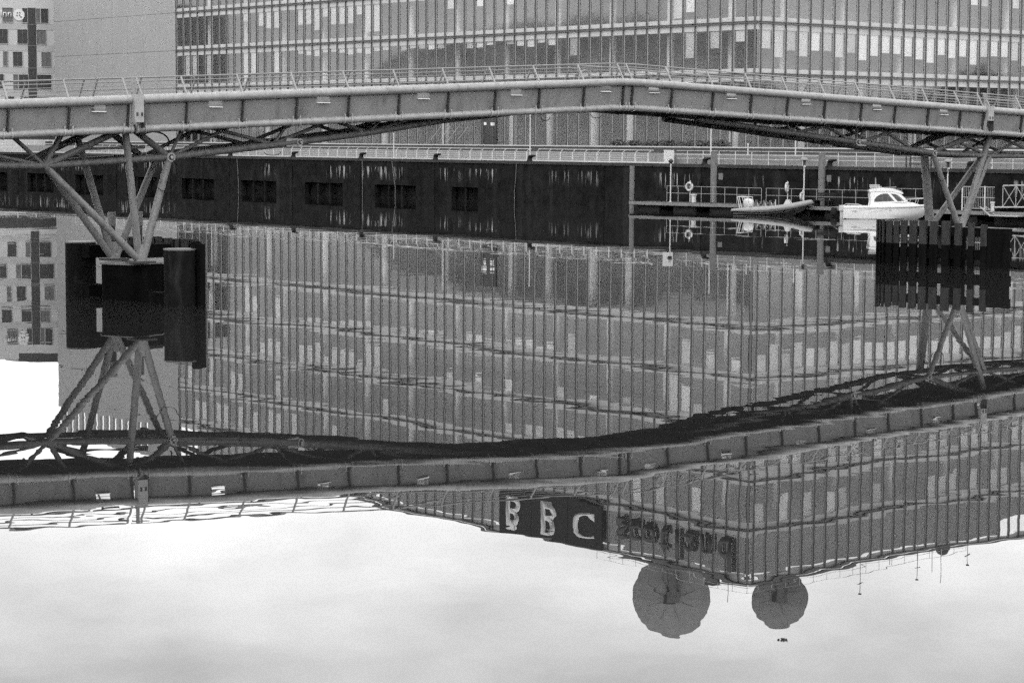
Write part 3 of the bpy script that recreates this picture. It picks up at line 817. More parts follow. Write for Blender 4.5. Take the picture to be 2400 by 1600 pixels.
def lamp(tt, z1, lab, globe):
    t = thing('pontoon_lamp', lab, 'lamp', P(tt, 1.5, .66), 'lamp posts on the pontoon')
    pipe('shaft', t, [P(tt, 1.5, .66), P(tt, 1.5, z1)], .05, 'white_paint', 8)
    c = P(tt, 1.5, 0)
    q = MB()
    if globe:
        q.loft([[Vector((c.x + r * math.cos(x), c.y + r * math.sin(x), z)) for x in [2 * math.pi * j / 14 for j in range(14)]] for r, z in ((.2, z1 + .38), (.34, z1 + .42), (.3, z1 + .52), (.18, z1 + .6), (.03, z1 + .64))])
        q.build('hood', 'concrete_pale', t, smooth=True)
        q = MB(); q.cyl(c, .11, z1, z1 + .38, 12); q.build('lantern', 'dark_steel', t)
        q = MB(); q.box(P(tt + .1, 1.4, z1 - .05), (.16, .12, .12)); q.build('bracket', 'white_paint', t)
    else:
        q.loft([[Vector((c.x + r * math.cos(x), c.y + r * math.sin(x), z)) for x in [2 * math.pi * j / 12 for j in range(12)]] for r, z in ((.08, z1), (.19, z1 + .12), (.2, z1 + .25), (.08, z1 + .38))])
        q.build('lantern', 'dark_steel', t, smooth=True)
        q = MB(); q.cyl(c, .07, z1 - .06, z1, 10); q.build('collar', 'white_paint', t)
    q = MB(); q.cyl(c, .12, .661, .72, 12); q.build('foot', 'galvanised', t)
lamp(3.05, 3.75, 'white lamp post with dark lantern beside the life ring', False)
lamp(15.92, 3.75, 'white lamp post with pale hood behind the inflatable bow', True)
lamp(28.49, 3.75, 'white lamp post with pale hood behind the right pier legs', True)
def steel_pile(p, z1, r, lab, box=False):
    t = thing('steel_pile', lab, 'pile', (p.x, p.y, 0), 'steel piles at the pontoon')
    q = MB(); q.cyl(p, r, -3, z1, 20); q.build('tube', 'steel_pile', t, smooth=True)
    q = MB(); q.cyl(p, r * 1.04, z1, z1 + .05, 20); q.build('cap', 'steel_pile', t)
    if box:
        q = MB(); q.box(p + Vector((.55, 0, 2.75)), (.34, .25, .5)); q.build('bracket', 'steel_pile', t)
    q = MB(); q.cyl(p, r * 1.5, .5, .64, 16); q.build('guide_ring', 'dark_steel', t)
steel_pile(P(-2.35, 3.3, 0), 3.45, .2, 'grey steel pile at the left end of the pontoon')
steel_pile(P(5.87, 3.5, 0), 4.65, .26, 'grey steel pile behind the pontoon left of the inflatable', True)
steel_pile(P(16.2, 3.5, 0), 4.65, .27, 'grey steel pile between the inflatable and the cabin boat', True)
def ring(tt, o, z, lab, r=.3, sx=1.0):
    t = thing('life_ring', lab, 'life ring', P(tt, o, .66), 'life rings on the pontoon')
    c = P(tt, o, z); q = MB()
    a = pd * sx + pn * math.sqrt(max(0, 1 - sx * sx)); n = a.cross(ZV)
    rings = []
    for i in range(24):
        th = 2 * math.pi * i / 24; d = a * math.cos(th) + ZV * math.sin(th)
        rings.append([c + d * (r + .085 * math.cos(x)) + n * (.085 * math.sin(x)) for x in [2 * math.pi * j / 8 for j in range(8)]])
    q.loft(rings + [rings[0]], cap=False); q.build('ring', 'white_paint', t, smooth=True)
    pipe('post', t, [P(tt, o + .12, .66), P(tt, o + .12, z + .5)], .04)
    for th in (.8, 2.4, 3.9, 5.5):
        d = a * math.cos(th) + ZV * math.sin(th); q = MB(); q.box(c + d * r, (.06, .2, .2)); q.build('band', 'hotel_mid', t)
ring(3.95, 2.8, 1.9, 'white life ring on the left pontoon railing, seen face on')
ring(13.45, 2.8, 2.0, 'white life ring seen edge on behind the inflatable', .34, -.35)
ring(15.0, 2.6, 1.35, 'white life ring hanging low beside the hooded lamp', .26, -.2)
for tt, lab in ((5.0, 'small pale service pedestal near the left life ring'), (32.0, 'small pale service pedestal near the gangway')):
    t = thing('service_pedestal', lab, 'pedestal', P(tt, 2.0, .66), 'service pedestals on the pontoon')
    q = MB(); q.fbox(P, tt - .13, tt + .13, 1.9, 2.15, .661, 1.22); q.build('body', 'galvanised', t)
    q = MB(); q.fbox(P, tt - .17, tt + .17, 1.86, 2.19, 1.222, 1.34); q.build('cap', 'white_paint', t)
# picnic bench like gear and crates on the pontoon between the boats
t = thing('slatted_bench', 'dark slatted bench on the pontoon between the two boats', 'bench', P(17.6, 1.6, .66))
for i in range(5):
    q = MB(); q.fbox(P, 16.8, 18.5, 1.3 + i * .14, 1.41 + i * .14, 1.10, 1.14); q.build('seat_slat', 'rubber', t)
for i in range(3):
    q = MB(); q.fbox(P, 16.8, 18.5, 2.02, 2.06, 1.25 + i * .16, 1.37 + i * .16); q.build('back_slat', 'rubber', t)
for x in (17.0, 18.3):
    q = MB(); q.fbox(P, x - .04, x + .04, 1.3, 2.1, .66, 1.098); q.build('leg', 'rubber', t)
t = thing('mooring_fender', 'round dark fender hanging at the pontoon left of the cabin boat', 'fender', P(19.9, -.3, .5))
q = MB(); c = P(19.9, -.34, .55); q.loft([[Vector((c.x + r * math.cos(x), c.y + r * math.sin(x), z)) for x in [2 * math.pi * j / 14 for j in range(14)]] for r, z in ((.05, .05), (.2, .12), (.26, .35), (.2, .62), (.05, .72))]); q.build('body', 'rubber', t, smooth=True)
pipe('rope', t, [c + Vector((0, 0, .1)), P(19.9, .02, .70)], .02, 'pontoon_edge')
# gangway and gate at the right end
t = thing('pontoon_gate', 'pale barred gate panels across the pontoon by the right pier', 'gate', P(30.5, 2, .66))
for x0, x1 in ((29.5, 31.25), (31.35, 33.0)):
    for z in (.15, .95, 1.72): pipe('bar', t, [P(x0, 2, .66 + z), P(x1, 2, .66 + z)], .03, 'thin_rail')
    for i in range(13): pipe('bar', t, [P(x0 + (x1 - x0) * i / 12, 2, .81), P(x0 + (x1 - x0) * i / 12, 2, 2.38)], .014, 'thin_rail')
for x in (29.45, 31.3, 33.05): pipe('post', t, [P(x, 2, .66), P(x, 2, 2.45)], .06, 'white_paint', 8)
t = thing('access_gangway', 'pale lattice truss gangway rising from the pontoon at the right edge', 'gangway', P(34, 1.6, .66))
for o in (1.2, 2.8):
    def gz(x): return .95 + .03 * (x - 32.5)
    pipe('chord', t, [P(32.5, o, gz(32.5)), P(42, o, gz(42))], .06, 'thin_rail', 8)
    pipe('chord', t, [P(33.2, o, gz(33.2) + 1.55), P(42, o, gz(42) + 1.55)], .05, 'thin_rail', 8)
    for i in range(9):
        x = 33.2 + i * 1.05
        pipe('brace', t, [P(x, o, gz(x)), P(x, o, gz(x) + 1.55)], .03, 'thin_rail')
        pipe('brace', t, [P(x, o, gz(x)), P(x + 1.05, o, gz(x) + 1.55)], .03, 'thin_rail')
        pipe('brace', t, [P(x, o, gz(x) + 1.55), P(x + 1.05, o, gz(x))], .02, 'thin_rail')
q = MB(); q.fbox(P, 32.5, 42, 1.25, 2.75, .98, 1.02); q.build('walkway', 'pontoon_edge', t)
t = thing('boarding_steps', 'small steps leading down to the waterline under the gangway', 'steps', P(33.4, -.2, .1))
for o in (-.9, -.15):
    q = MB(); q.hexa([P(32.5, o, 1.05), P(32.62, o, 1.05), P(32.62, o + .06, 1.05), P(32.5, o + .06, 1.05), P(33.3, o, .45), P(33.42, o, .45), P(33.42, o + .06, .45), P(33.3, o + .06, .45)]); q.build('stringer', 'thin_rail', t)
for i in range(4):
    x = 32.65 + i * .2; q = MB(); q.fbox(P, x, x + .2, -.83, -.16, .95 - i * .15, .98 - i * .15); q.build('tread', 'thin_rail', t)
q = MB(); q.fbox(P, 33.35, 35.6, -1.0, -.1, .40, .47); q.build('landing', 'thin_rail', t)

# ---------------------------------------------------------------- cabin boat
cbw = Vector((24.12, 164.4, 0)); ch = Vector((6.15, -.35, 0)).normalized(); cs = Vector((-ch.y, ch.x, 0))
def CB(x, y, z): return cbw + ch * x + cs * y + ZV * z
cb = thing('cabin_boat', 'white motor boat with hardtop cabin moored at the pontoon', 'boat', CB(3, 0, 0), 'boats at the pontoon')
st = [(0, .95, .86, -.28, .06, .30, .90), (.25, 1.0, .9, -.3, .04, .33, .91), (1.6, 1.1, 1.0, -.32, .02, .36, .92), (3.2, 1.12, .98, -.3, .04, .4, .94), (4.4, .98, .76, -.24, .10, .45, .97), (5.2, .72, .44, -.10, .24, .52, 1.0), (5.8, .38, .17, .18, .42, .64, 1.03), (6.1, .10, .05, .55, .66, .78, 1.05), (6.2, .02, .015, .85, .88, .92, 1.06)]
rings = []
for x, bd, bc, zk, zc_, zm, zd in st:
    half = [(0, zk), (bc, zc_), ((bc + bd) / 2 + .03, zm), (bd, zd), (bd - .07 * min(1, bd), zd + .03), (0, zd + .02)]
    rings.append([CB(x, y, z) for y, z in half] + [CB(x, -y, z) for y, z in half[-2:0:-1]])
q = MB(); q.loft(rings); q.build('hull', 'hull_white', cb, smooth=True)
for sd in (-1, 1):
    q = MB(); q.tube([CB(0, sd * .97, .80), CB(1.6, sd * 1.12, .82), CB(3.2, sd * 1.14, .84), CB(4.4, sd * 1.0, .88), CB(5.2, sd * .74, .92), CB(5.8, sd * .40, .96), CB(6.15, sd * .06, 1.0)], .022, 6); q.build('rubbing_strake', 'hull_stripe', cb)
    q = MB(); q.tube([CB(.5, sd * .99, .36), CB(1.1, sd * 1.05, .62), CB(2.0, sd * 1.105, .74)], .012, 5); q.build('stripe', 'hull_stripe', cb)
    q = MB(); q.tube([CB(1.5, sd * 1.055, .36), CB(2.2, sd * 1.085, .56), CB(3.2, sd * 1.10, .72)], .014, 5); q.build('stripe', 'hull_stripe', cb)
    q = MB(); q.box(CB(.75, sd * 1.045, .60), (.36, .02, .05), (ch, cs, ZV)); q.build('vent', 'hull_stripe', cb)
    for i in range(5):
        q = MB(); q.box(CB(2.95 + i * .11, sd * 1.085, .66), (.07, .02, .07), (ch, cs, ZV)); q.build('name_mark', 'hull_stripe', cb)
    outer = [(1.92, .95), (1.98, 1.35), (1.90, 1.75), (1.95, 2.0), (2.4, 2.06), (3.4, 2.04), (3.95, 1.94), (4.3, 1.66), (4.62, 1.32), (4.3, 1.22), (3.3, 1.2), (2.5, 1.1)]
    inner = [(2.18, 1.24), (2.22, 1.45), (2.36, 1.64), (2.62, 1.80), (2.9, 1.86), (3.4, 1.86), (3.78, 1.82), (4.05, 1.64), (4.38, 1.34), (4.1, 1.30), (3.3, 1.30), (2.6, 1.26)]
    q = MB(); n = len(outer)
    y0, y1 = sd * .86, sd * .80
    vs = [CB(x, y0 * (1 - .06 * (z - .95)), z) for x, z in outer] + [CB(x, y0 * (1 - .06 * (z - .95)), z) for x, z in inner] + [CB(x, y1 * (1 - .06 * (z - .95)), z) for x, z in outer] + [CB(x, y1 * (1 - .06 * (z - .95)), z) for x, z in inner]
    fs = []
    for i in range(n):
        j = (i + 1) % n
        fs += [(i, j, n + j, n + i), (2 * n + j, 2 * n + i, 3 * n + i, 3 * n + j), (j, i, 2 * n + i, 2 * n + j), (n + i, n + j, 3 * n + j, 3 * n + i)]
    q.add(vs, fs); q.build('cabin_side', 'hull_white', cb)
    q = MB(); q.add([CB(x, sd * .83 * (1 - .06 * (z - .95)), z) for x, z in inner], [tuple(range(n))]); q.build('side_window', 'boat_glass', cb)
    q = MB(); q.hexa([CB(3.72, sd * .80, 1.26), CB(3.92, sd * .80, 1.26), CB(3.92, sd * .87, 1.26), CB(3.72, sd * .87, 1.26), CB(3.15, sd * .76, 1.88), CB(3.35, sd * .76, 1.88), CB(3.35, sd * .83, 1.88), CB(3.15, sd * .83, 1.88)]); q.build('window_pillar', 'hull_white', cb)
q = MB()
prof = [(1.86, 2.02), (1.84, 2.1), (2.1, 2.2), (2.9, 2.26), (3.6, 2.22), (4.1, 2.08), (4.32, 1.92), (4.2, 1.9), (3.5, 2.05), (2.4, 2.07)]
q.loft([[CB(x, y * .84, z - .05 * abs(y) ** 3) for x, z in prof] for y in (-1, -.8, -.3, .3, .8, 1)]); q.build('cabin_roof', 'hull_white', cb, smooth=True)
q = MB(); q.loft([[CB(x, y, z) for y, z in ((-w_, .9), (-w_ * .92, zt), (w_ * .92, zt), (w_, .9))] for x, w_, zt in ((1.95, .86, 1.08), (3.3, .9, 1.22), (4.5, .8, 1.3), (5.1, .58, 1.2), (5.5, .34, 1.08))]); q.build('foredeck_trunk', 'hull_white', cb, smooth=True)
q = MB(); q.add([CB(4.56, -.72, 1.3), CB(4.56, .72, 1.3), CB(4.12, .7, 1.88), CB(4.12, -.7, 1.88)], [(0, 1, 2, 3)]); q.build('windscreen', 'boat_glass', cb)
q = MB(); q.fbox(CB, 2.4, 3.6, -.6, .6, .95, 1.28); q.build('seat', 'hull_stripe', cb)
for i in range(8): pipe('rod_holder', cb, [CB(1.95 + i * .09, -.5, 2.2), CB(1.92 + i * .09, -.5, 2.5)], .03, 'white_paint', 6)
pipe('rod_rail', cb, [CB(1.85, -.5, 2.36), CB(2.75, -.5, 2.36)], .025, 'white_paint')
pipe('rod_rail', cb, [CB(1.85, -.5, 2.48), CB(2.6, -.5, 2.48)], .025, 'white_paint')
pipe('whip_aerial', cb, [CB(2.5, .3, 2.25), CB(3.9, .3, 2.32)], .014, 'galvanised')
for sd in (-1, 1):
    pipe('bow_rail', cb, [CB(4.4, sd * .85, 1.42), CB(5.2, sd * .68, 1.48), CB(5.9, sd * .32, 1.52), CB(6.2, 0, 1.53)], .018, 'galvanised')
    for x, y, z in ((4.7, .86, .98), (5.3, .62, 1.0), (5.9, .3, 1.04)): pipe('stanchion', cb, [CB(x, sd * y, z), CB(x + .12, sd * y * .93, 1.48)], .015, 'galvanised')
    pipe('stern_rail', cb, [CB(.1, sd * .9, .92), CB(.35, sd * .9, 1.06), CB(1.2, sd * .98, 1.05), CB(1.4, sd * 1.0, .94)], .018, 'galvanised')
q = MB(); q.box(CB(-.10, 0, .78), (.30, .34, .40), (ch, cs, ZV)); q.box(CB(-.10, 0, .2), (.16, .12, .76), (ch, cs, ZV)); q.build('outboard_motor', 'white_paint', cb)

for x in (1.2, 3.0, 4.3):
    q = MB(); c = CB(x, 1.22, 0); q.loft([[Vector((c.x + r * math.cos(a_), c.y + r * math.sin(a_), z)) for a_ in [2 * math.pi * j / 10 for j in range(10)]] for r, z in ((.04, .2), (.11, .26), (.12, .55), (.04, .66))]); q.build('side_fender', 'white_paint', cb, smooth=True)
pipe('mooring_line', cb, [CB(.15, .9, .95), CB(-.3, 1.6, .78), P(19.4, .1, .70)], .018, 'thin_rail')
pipe('mooring_line', cb, [CB(5.9, .25, 1.05), CB(6.4, 1.2, .8), P(27.2, .1, .70)], .018, 'thin_rail')
# ---------------------------------------------------------------- rigid inflatable
rbw = Vector((17.0, 172.5, 0)); rh = Vector((5.9, -2.2, 0)).normalized(); rs = Vector((-rh.y, rh.x, 0))
def RB(x, y, z): return rbw + rh * x + rs * y + ZV * z
rb = thing('inflatable_boat', 'grey rigid inflatable with upswept bow moored at the pontoon', 'boat', RB(3, 0, 0), 'boats at the pontoon')
pts = [(0, -.85, .34), (1.5, -.9, .37), (3, -.88, .46), (4.4, -.72, .66), (5.4, -.42, .88), (5.95, 0, 1.0), (5.4, .42, .88), (4.4, .72, .66), (3, .88, .46), (1.5, .9, .37), (0, .85, .34)]
rad = [.10, .23, .24, .24, .22, .20, .22, .24, .24, .23, .10]
pts2, rad2 = [], []
for i in range(len(pts) - 1):
    for k in range(4):
        t_ = k / 4; p0 = pts[max(i - 1, 0)]; p1 = pts[i]; p2 = pts[i + 1]; p3 = pts[min(i + 2, len(pts) - 1)]
        pts2.append(tuple(.5 * (2 * p1[c] + (p2[c] - p0[c]) * t_ + (2 * p0[c] - 5 * p1[c] + 4 * p2[c] - p3[c]) * t_ ** 2 + (3 * p1[c] - p0[c] - 3 * p2[c] + p3[c]) * t_ ** 3) for c in range(3)))
        rad2.append(rad[i] * (1 - t_) + rad[i + 1] * t_)
pts2.append(pts[-1]); rad2.append(rad[-1])
q = MB(); q.tube([RB(*p) for p in pts2], rad2, 12); q.build('buoyancy_tube', 'rib_tube', rb, smooth=True)
q = MB(); q.tube([RB(p[0], p[1] * 1.24 if abs(p[1]) > .05 else 0, p[2] - .04) if p[0] < 5.9 else RB(6.17, 0, p[2] - .02) for p in pts2], .045, 6); q.build('rubbing_band', 'rib_dark', rb)
q = MB(); q.loft([[RB(x, y, z) for y, z in ((0, zk), (w_, zc_), (w_ * .98, zt), (-w_ * .98, zt), (-w_, zc_))] for x, w_, zk, zc_, zt in ((.1, .75, -.25, .05, .3), (2.5, .78, -.28, .08, .36), (4.2, .62, -.12, .28, .5), (5.2, .36, .25, .55, .7), (5.8, .06, .7, .8, .86))]); q.build('hull', 'rib_dark', rb, smooth=True)
for sd in (-1, 1):
    pipe('a_frame', rb, [RB(.62, sd * .75, .5), RB(.42, sd * .7, 1.37)], .035, 'white_paint', 8)
    pipe('a_frame', rb, [RB(.78, sd * .75, .5), RB(.55, sd * .7, 1.37)], .028, 'white_paint', 8)
    pipe('a_frame', rb, [RB(1.35, sd * .7, .5), RB(1.25, sd * .68, 1.33)], .028, 'white_paint', 8)
    pipe('a_frame', rb, [RB(.42, sd * .7, 1.37), RB(1.25, sd * .68, 1.33)], .028, 'white_paint', 8)
pipe('a_frame', rb, [RB(.42, -.7, 1.37), RB(.42, .7, 1.37)], .03, 'white_paint', 8)
q = MB(); q.loft([[RB(1.2 + .42 * r * math.cos(a_) - .25 * k, .35 * r * math.sin(a_) , .5 + .72 * zz) for a_ in [2 * math.pi * j / 14 for j in range(14)]] for k, (r, zz) in enumerate(((.9, 0), (1.05, .4), (.95, .75), (.6, .98), (.1, 1.05))) for k in (k * .15,)]); q.build('engine_cowl', 'white_paint', rb, smooth=True)
for x in (1.9, 2.5, 3.0):
    q = MB(); q.box(RB(x, 0, .78), (.34, .7, .16), (rh, rs, ZV)); q.box(RB(x - .16, 0, .95), (.06, .5, .34), (rh, rs, ZV)); q.build('seat', 'rib_dark', rb)
    for sd in (-1, 1): pipe('grab_rail', rb, [RB(x + .15, sd * .5, .5), RB(x, sd * .45, .98)], .02, 'galvanised')
pipe('staff', rb, [RB(3.35, -.5, .5), RB(3.35, -.5, 1.2)], .035, 'white_paint')
q = MB(); q.loft([[RB(x, y, z) for y, z in ((-.34, .45), (-.3, zt), (.3, zt), (.34, .45))] for x, zt in ((3.95, .85), (4.1, 1.18), (4.28, 1.2), (4.5, .75))]); q.build('console', 'white_paint', rb, smooth=True)
for i in range(6):
    x = 1.5 + i * .6; q = MB(); q.box(RB(x, -.88 + .03 * i * (i > 3), .62 + .05 * max(0, i - 2)), (.22, .1, .05), (rh, rs, ZV)); q.build('grab_handle', 'rib_dark', rb)

# ---------------------------------------------------------------- footbridge
br = thing('footbridge', 'grey steel footbridge with tubular edges, panelled sides and arched trusses', 'bridge', B(57, 72, 0))
APEX = 58.2
def ztop(s):                                          # edge tube height along the bridge
    if s < APEX - 1.2: return 8.0 - .0465 * (APEX - 1.2 - s)
    if s > APEX + 1.2: return 8.0 - .0412 * (s - APEX - 1.2)
    return 8.0 + .03 * (1 - ((s - APEX) / 1.2) ** 2)
DH = 1.02
def zbot(s): return ztop(s) - DH
NN, NF = 70.4, 74.3                                    # near and far edge
JL, JR = 36.12, 79.62
posts = [29.2, 31.43, 33.64, 35.87, 36.4, 38.14, 40.39, 42.64, 44.87, 47.1, 49.35, 51.56, 53.7, 55.93, 57.96, 58.43, 60.53, 62.78, 64.94, 67.05, 69.26, 71.49, 73.6, 75.73, 77.84, 79.4, 79.85, 82.05, 84.25, 86.4]
notch = [34.75, 39.3, 43.78, 48.21, 52.59, 57.05, 59.58, 63.83, 68.15, 72.48, 76.78]
S_LO, S_HI = 27.0, 88.6
def run(s0, s1, n, zf, step=.55):
    k = max(2, int((s1 - s0) / step)); return [B(s0 + (s1 - s0) * i / k, n, zf(s0 + (s1 - s0) * i / k)) for i in range(k + 1)]
spans = ((S_LO, JL - .02), (JL + .16, JR - .16), (JR + .02, S_HI))
for side, n0, inn in (('near', NN, 1), ('far', NF, -1)):
    nb_ = n0 + .15 * inn
    for a, b in spans:
        q = MB(); q.tube(run(a, b, n0, ztop), .155, 18); q.build('edge_tube', 'tube_paint', br, smooth=True)
        q = MB(); q.tube(run(a, b, nb_, zbot), .13, 18); q.build('lower_tube', 'tube_paint', br, smooth=True)
    ps = [S_LO] + posts + [S_HI]
    for a, b in zip(ps[:-1], ps[1:]):
        if b - a < .9 and not (57.5 < a < 58.5): continue
        a2, b2 = a + .04, b - .04
        nt = [x for x in notch if a2 < x < b2]
        na, nbb = n0 + .03 * inn, nb_ - .0 * inn
        th = .03 * inn
        zt0, zt1, zb0, zb1 = ztop(a2) - .12, ztop(b2) - .12, zbot(a2) + .1, zbot(b2) + .1
        q = MB()
        def pan(x0, x1, f0, f1):                       # f: height share of the panel, 0 bottom 1 top
            vs = []
            for dn in (0, th):
                for x, f_ in ((x0, f0), (x1, f0), (x1, f1), (x0, f1)):
                    zb_, zt_ = zbot(x) + .1, ztop(x) - .12
                    vs.append(B(x, nbb + (na - nbb) * f_ + dn, zb_ + (zt_ - zb_) * f_))
            q.hexa(vs)
        if nt:
            c = nt[0]; hw = .27
            pan(a2, c - hw, 0, 1); pan(c + hw, b2, 0, 1); pan(c - hw, c + hw, 0, .68)
        else: pan(a2, b2, 0, 1)
        pnl = q.build('side_panel', 'panel_paint', br)
        q = MB(); q.tube([B(a2, na - .03 * inn, zt0 - .02), B(b2, na - .03 * inn, zt1 - .02)], .016, 6); q.build('bead', 'rail_steel', pnl)
        if nt:
            c = nt[0]; hp = ztop(c) - zbot(c) - .22; zb_ = zbot(c) + .1 + hp * .68
            q = MB(); q.box(B(c, na + .03 * inn, zb_ + .012), (.52, .14, .024), (be, bw, ZV)); q.build('slot_ledge', 'pale_fitting', pnl)
            q = MB(); q.box(B(c, na + .02 * inn, zb_ + hp * .17), (.56, .03, .025), (be, bw, ZV)); q.build('slot_bar', 'steel_paint', pnl)
    # stiffeners, clamps, handrail posts
    for s in posts:
        q = MB(); x = s
        vs = []
        for z, n_ in ((zbot(s) + .03, nb_), (ztop(s) - .03, n0)):
            for dx, dn in ((-.022, -.10 * inn), (.022, -.10 * inn), (.022, .08 * inn), (-.022, .08 * inn)): vs.append(B(s + dx, n_ + dn, z))
        q.hexa(vs); q.build('stiffener', 'dark_steel', br)
        for dx in (-.15, .15):
            q = MB(); q.tube([B(s + dx - .03, nb_, zbot(s + dx - .03)), B(s + dx + .03, nb_, zbot(s + dx + .03))], .155, 16); q.build('clamp', 'steel_paint', br, smooth=True)
            q = MB(); q.box(B(s + dx, nb_ - .1 * inn, zbot(s + dx) + .17), (.05, .05, .10), (be, bw, ZV)); q.build('bolt_lug', 'tube_paint', br)
        q = MB(); z0 = ztop(s) + .1
        q.hexa([B(s + dx, n0 + dn * inn + off * inn, z) for z, off in ((z0, .02), (z0 + .66, .46)) for dx, dn in ((-.03, -.03), (.03, -.03), (.03, .03), (-.03, .03))])
        q.build('handrail_post', 'rail_steel', br)
    for a, b in ((S_LO, JL - .3), (JL - .1, JR - .1), (JR + .1, S_HI)):
        for f_, r in ((1.0, .03), (.8, .018), (.6, .011), (.42, .011), (.24, .011)):
            q = MB(); q.tube(run(a, b, n0 + (.02 + .44 * f_) * inn, lambda s, f_=f_: ztop(s) + .1 + .66 * f_), r, 6); q.build('handrail' if f_ == 1 else 'rail_wire', 'rail_steel', br)
# deck plates and cross beams
for a, b in zip(posts[:-1], posts[1:]):
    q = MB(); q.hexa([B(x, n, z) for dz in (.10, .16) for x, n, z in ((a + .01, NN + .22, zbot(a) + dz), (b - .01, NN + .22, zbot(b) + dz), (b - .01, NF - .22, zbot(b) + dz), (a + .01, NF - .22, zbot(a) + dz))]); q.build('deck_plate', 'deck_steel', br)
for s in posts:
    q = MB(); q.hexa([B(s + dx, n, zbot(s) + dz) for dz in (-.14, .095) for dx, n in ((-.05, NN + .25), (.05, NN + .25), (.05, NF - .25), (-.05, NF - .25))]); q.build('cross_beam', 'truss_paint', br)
# hoop over the deck near the apex
q = MB(); q.tube([B(56.9 + .34 * math.cos(a_), 71.6, ztop(57) - .1 + .62 * math.sin(a_)) for a_ in [math.pi * i / 10 for i in range(11)]], .035, 8); q.build('cycle_hoop', 'rail_steel', br)
# hinge boxes over the piers
for s, hgt in ((JL, .62), (JR, .34)):
    q = MB(); q.box(B(s + .04, NN - .08, ztop(s) - .16 - (hgt - .34) / 2), (.36, .30, .34 + hgt), (be, bw, ZV)); hb = q.build('hinge_box', 'steel_paint', br)
    for dx in (-.08, .1):
        q = MB(); q.box(B(s + .04 + dx, NN - .235, ztop(s) - .22 - hgt * .45), (.07, .02, .12), (be, bw, ZV)); q.build('hinge_bolt', 'dark_steel', hb)
    q = MB(); q.box(B(s + .25, NN - .06, ztop(s) - .5), (.05, .26, .95), (be, bw, ZV)); q.build('hinge_plate', 'dark_steel', br)
    q = MB(); q.box(B(s, NN + .12, ztop(s) + .38), (.10, .10, .72), (be, bw, ZV)); q.build('gate_post', 'rail_steel', br)

# trusses under the deck
T1, T2 = 71.3, 73.37
def zu(s): return zbot(s) - .02
J1, HUB, PIN = (33.13, 4.75), (37.9, 5.04), (43.21, 5.59)
J2, HUB2, PIN2 = (80.87, 5.04), (77.03, 5.18), (72.09, 5.66)
for tn in (T1, T2):
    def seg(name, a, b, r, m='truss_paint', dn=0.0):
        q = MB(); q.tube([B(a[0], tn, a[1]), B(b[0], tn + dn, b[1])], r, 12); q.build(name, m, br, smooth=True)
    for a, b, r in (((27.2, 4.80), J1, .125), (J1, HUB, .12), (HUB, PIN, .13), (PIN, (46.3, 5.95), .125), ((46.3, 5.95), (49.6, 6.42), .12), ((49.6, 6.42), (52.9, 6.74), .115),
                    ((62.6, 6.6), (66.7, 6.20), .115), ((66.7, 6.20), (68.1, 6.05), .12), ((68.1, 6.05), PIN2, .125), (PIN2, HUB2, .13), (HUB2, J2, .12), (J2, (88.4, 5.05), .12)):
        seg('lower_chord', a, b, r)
    for a, b, r in ((J1, (31.9, zu(31.9)), .075), (J1, (28.6, zu(28.6)), .07), (J1, (33.8, zu(33.8)), .10), (J1, (36.0, zu(36)), .12), ((36.5, zu(36.5)), HUB, .12), (HUB, (38.45, zu(38.45)), .06), (HUB, (40.5, zu(40.5)), .07), ((39.3, zu(39.3)), (42.1, 5.52), .07),
                    ((42.2, 5.55), (42.8, zu(42.8)), .06), ((42.3, 5.56), (44.6, zu(44.6)), .07), ((44.7, zu(44.7)), (46.2, 5.97), .07), ((46.3, 5.97), (46.9, zu(46.9)), .06), ((46.4, 5.98), (48.6, zu(48.6)), .065), ((50.1, zu(50.1)), (50.9, 6.5), .055),
                    ((63.3, 6.55), (62.5, zu(62.5)), .055), ((67.8, zu(67.8)), (68.1, 6.05), .06), ((68.1, 6.05), (68.6, zu(68.6)), .06), ((68.2, 6.05), (71.1, zu(71.1)), .07), ((69.7, zu(69.7)), (71.8, 5.72), .07), ((72.1, 5.66), (72.1, zu(72.1)), .07), ((72.2, 5.68), (72.7, zu(72.7)), .06), ((72.3, 5.66), (75.1, zu(75.1)), .07), ((73.3, zu(73.3)), (75.7, 5.36), .07),
                    (HUB2, (79.8, zu(79.8)), .09), ((77.2, 5.3), (80.4, zu(80.4)), .10), ((78.9, 5.62), J2, .08), (J2, (83.4, zu(83.4)), .07), ((81.0, zu(81.0)), (84.4, 5.1), .07)):
        if tn == T2 and b[1] > a[1] and abs(b[0] - a[0]) < 1.5: continue      # short hangers only on the near truss
        seg('diagonal', a, b, r)
    for (s, z), r in ((HUB, .165), (HUB2, .14), (PIN, .13), (PIN2, .15)):
        q = MB(); q.tube([B(s, tn - .16, z), B(s, tn + .16, z)], r, 20); hb = q.build('hub', 'steel_paint', br, smooth=True)
        q = MB(); q.tube([B(s, tn - .19, z), B(s, tn - .155, z)], r * .62, 16); q.build('pin', 'dark_steel', hb, smooth=True)
        q = MB(); q.tube([B(s, tn - .22, z), B(s, tn - .185, z)], r * .36, 12); q.build('pin_cap', 'steel_paint', hb, smooth=True)
    for s, z in (PIN, PIN2):
        q = MB(); q.box(B(s - .3 * (1 if s < 58 else -1), tn, z - .02), (.5, .2, .3), (be, bw, ZV)); q.build('pin_plate', 'steel_paint', br)
for s, z in (J1, HUB, PIN, (46.3, 5.95), (49.6, 6.42), (66.7, 6.2), (68.1, 6.05), PIN2, HUB2, J2, (84.4, 5.05)):
    q = MB(); q.tube([B(s, T1, z), B(s, T2, z)], .08, 10); q.build('cross_tube', 'truss_paint', br, smooth=True)
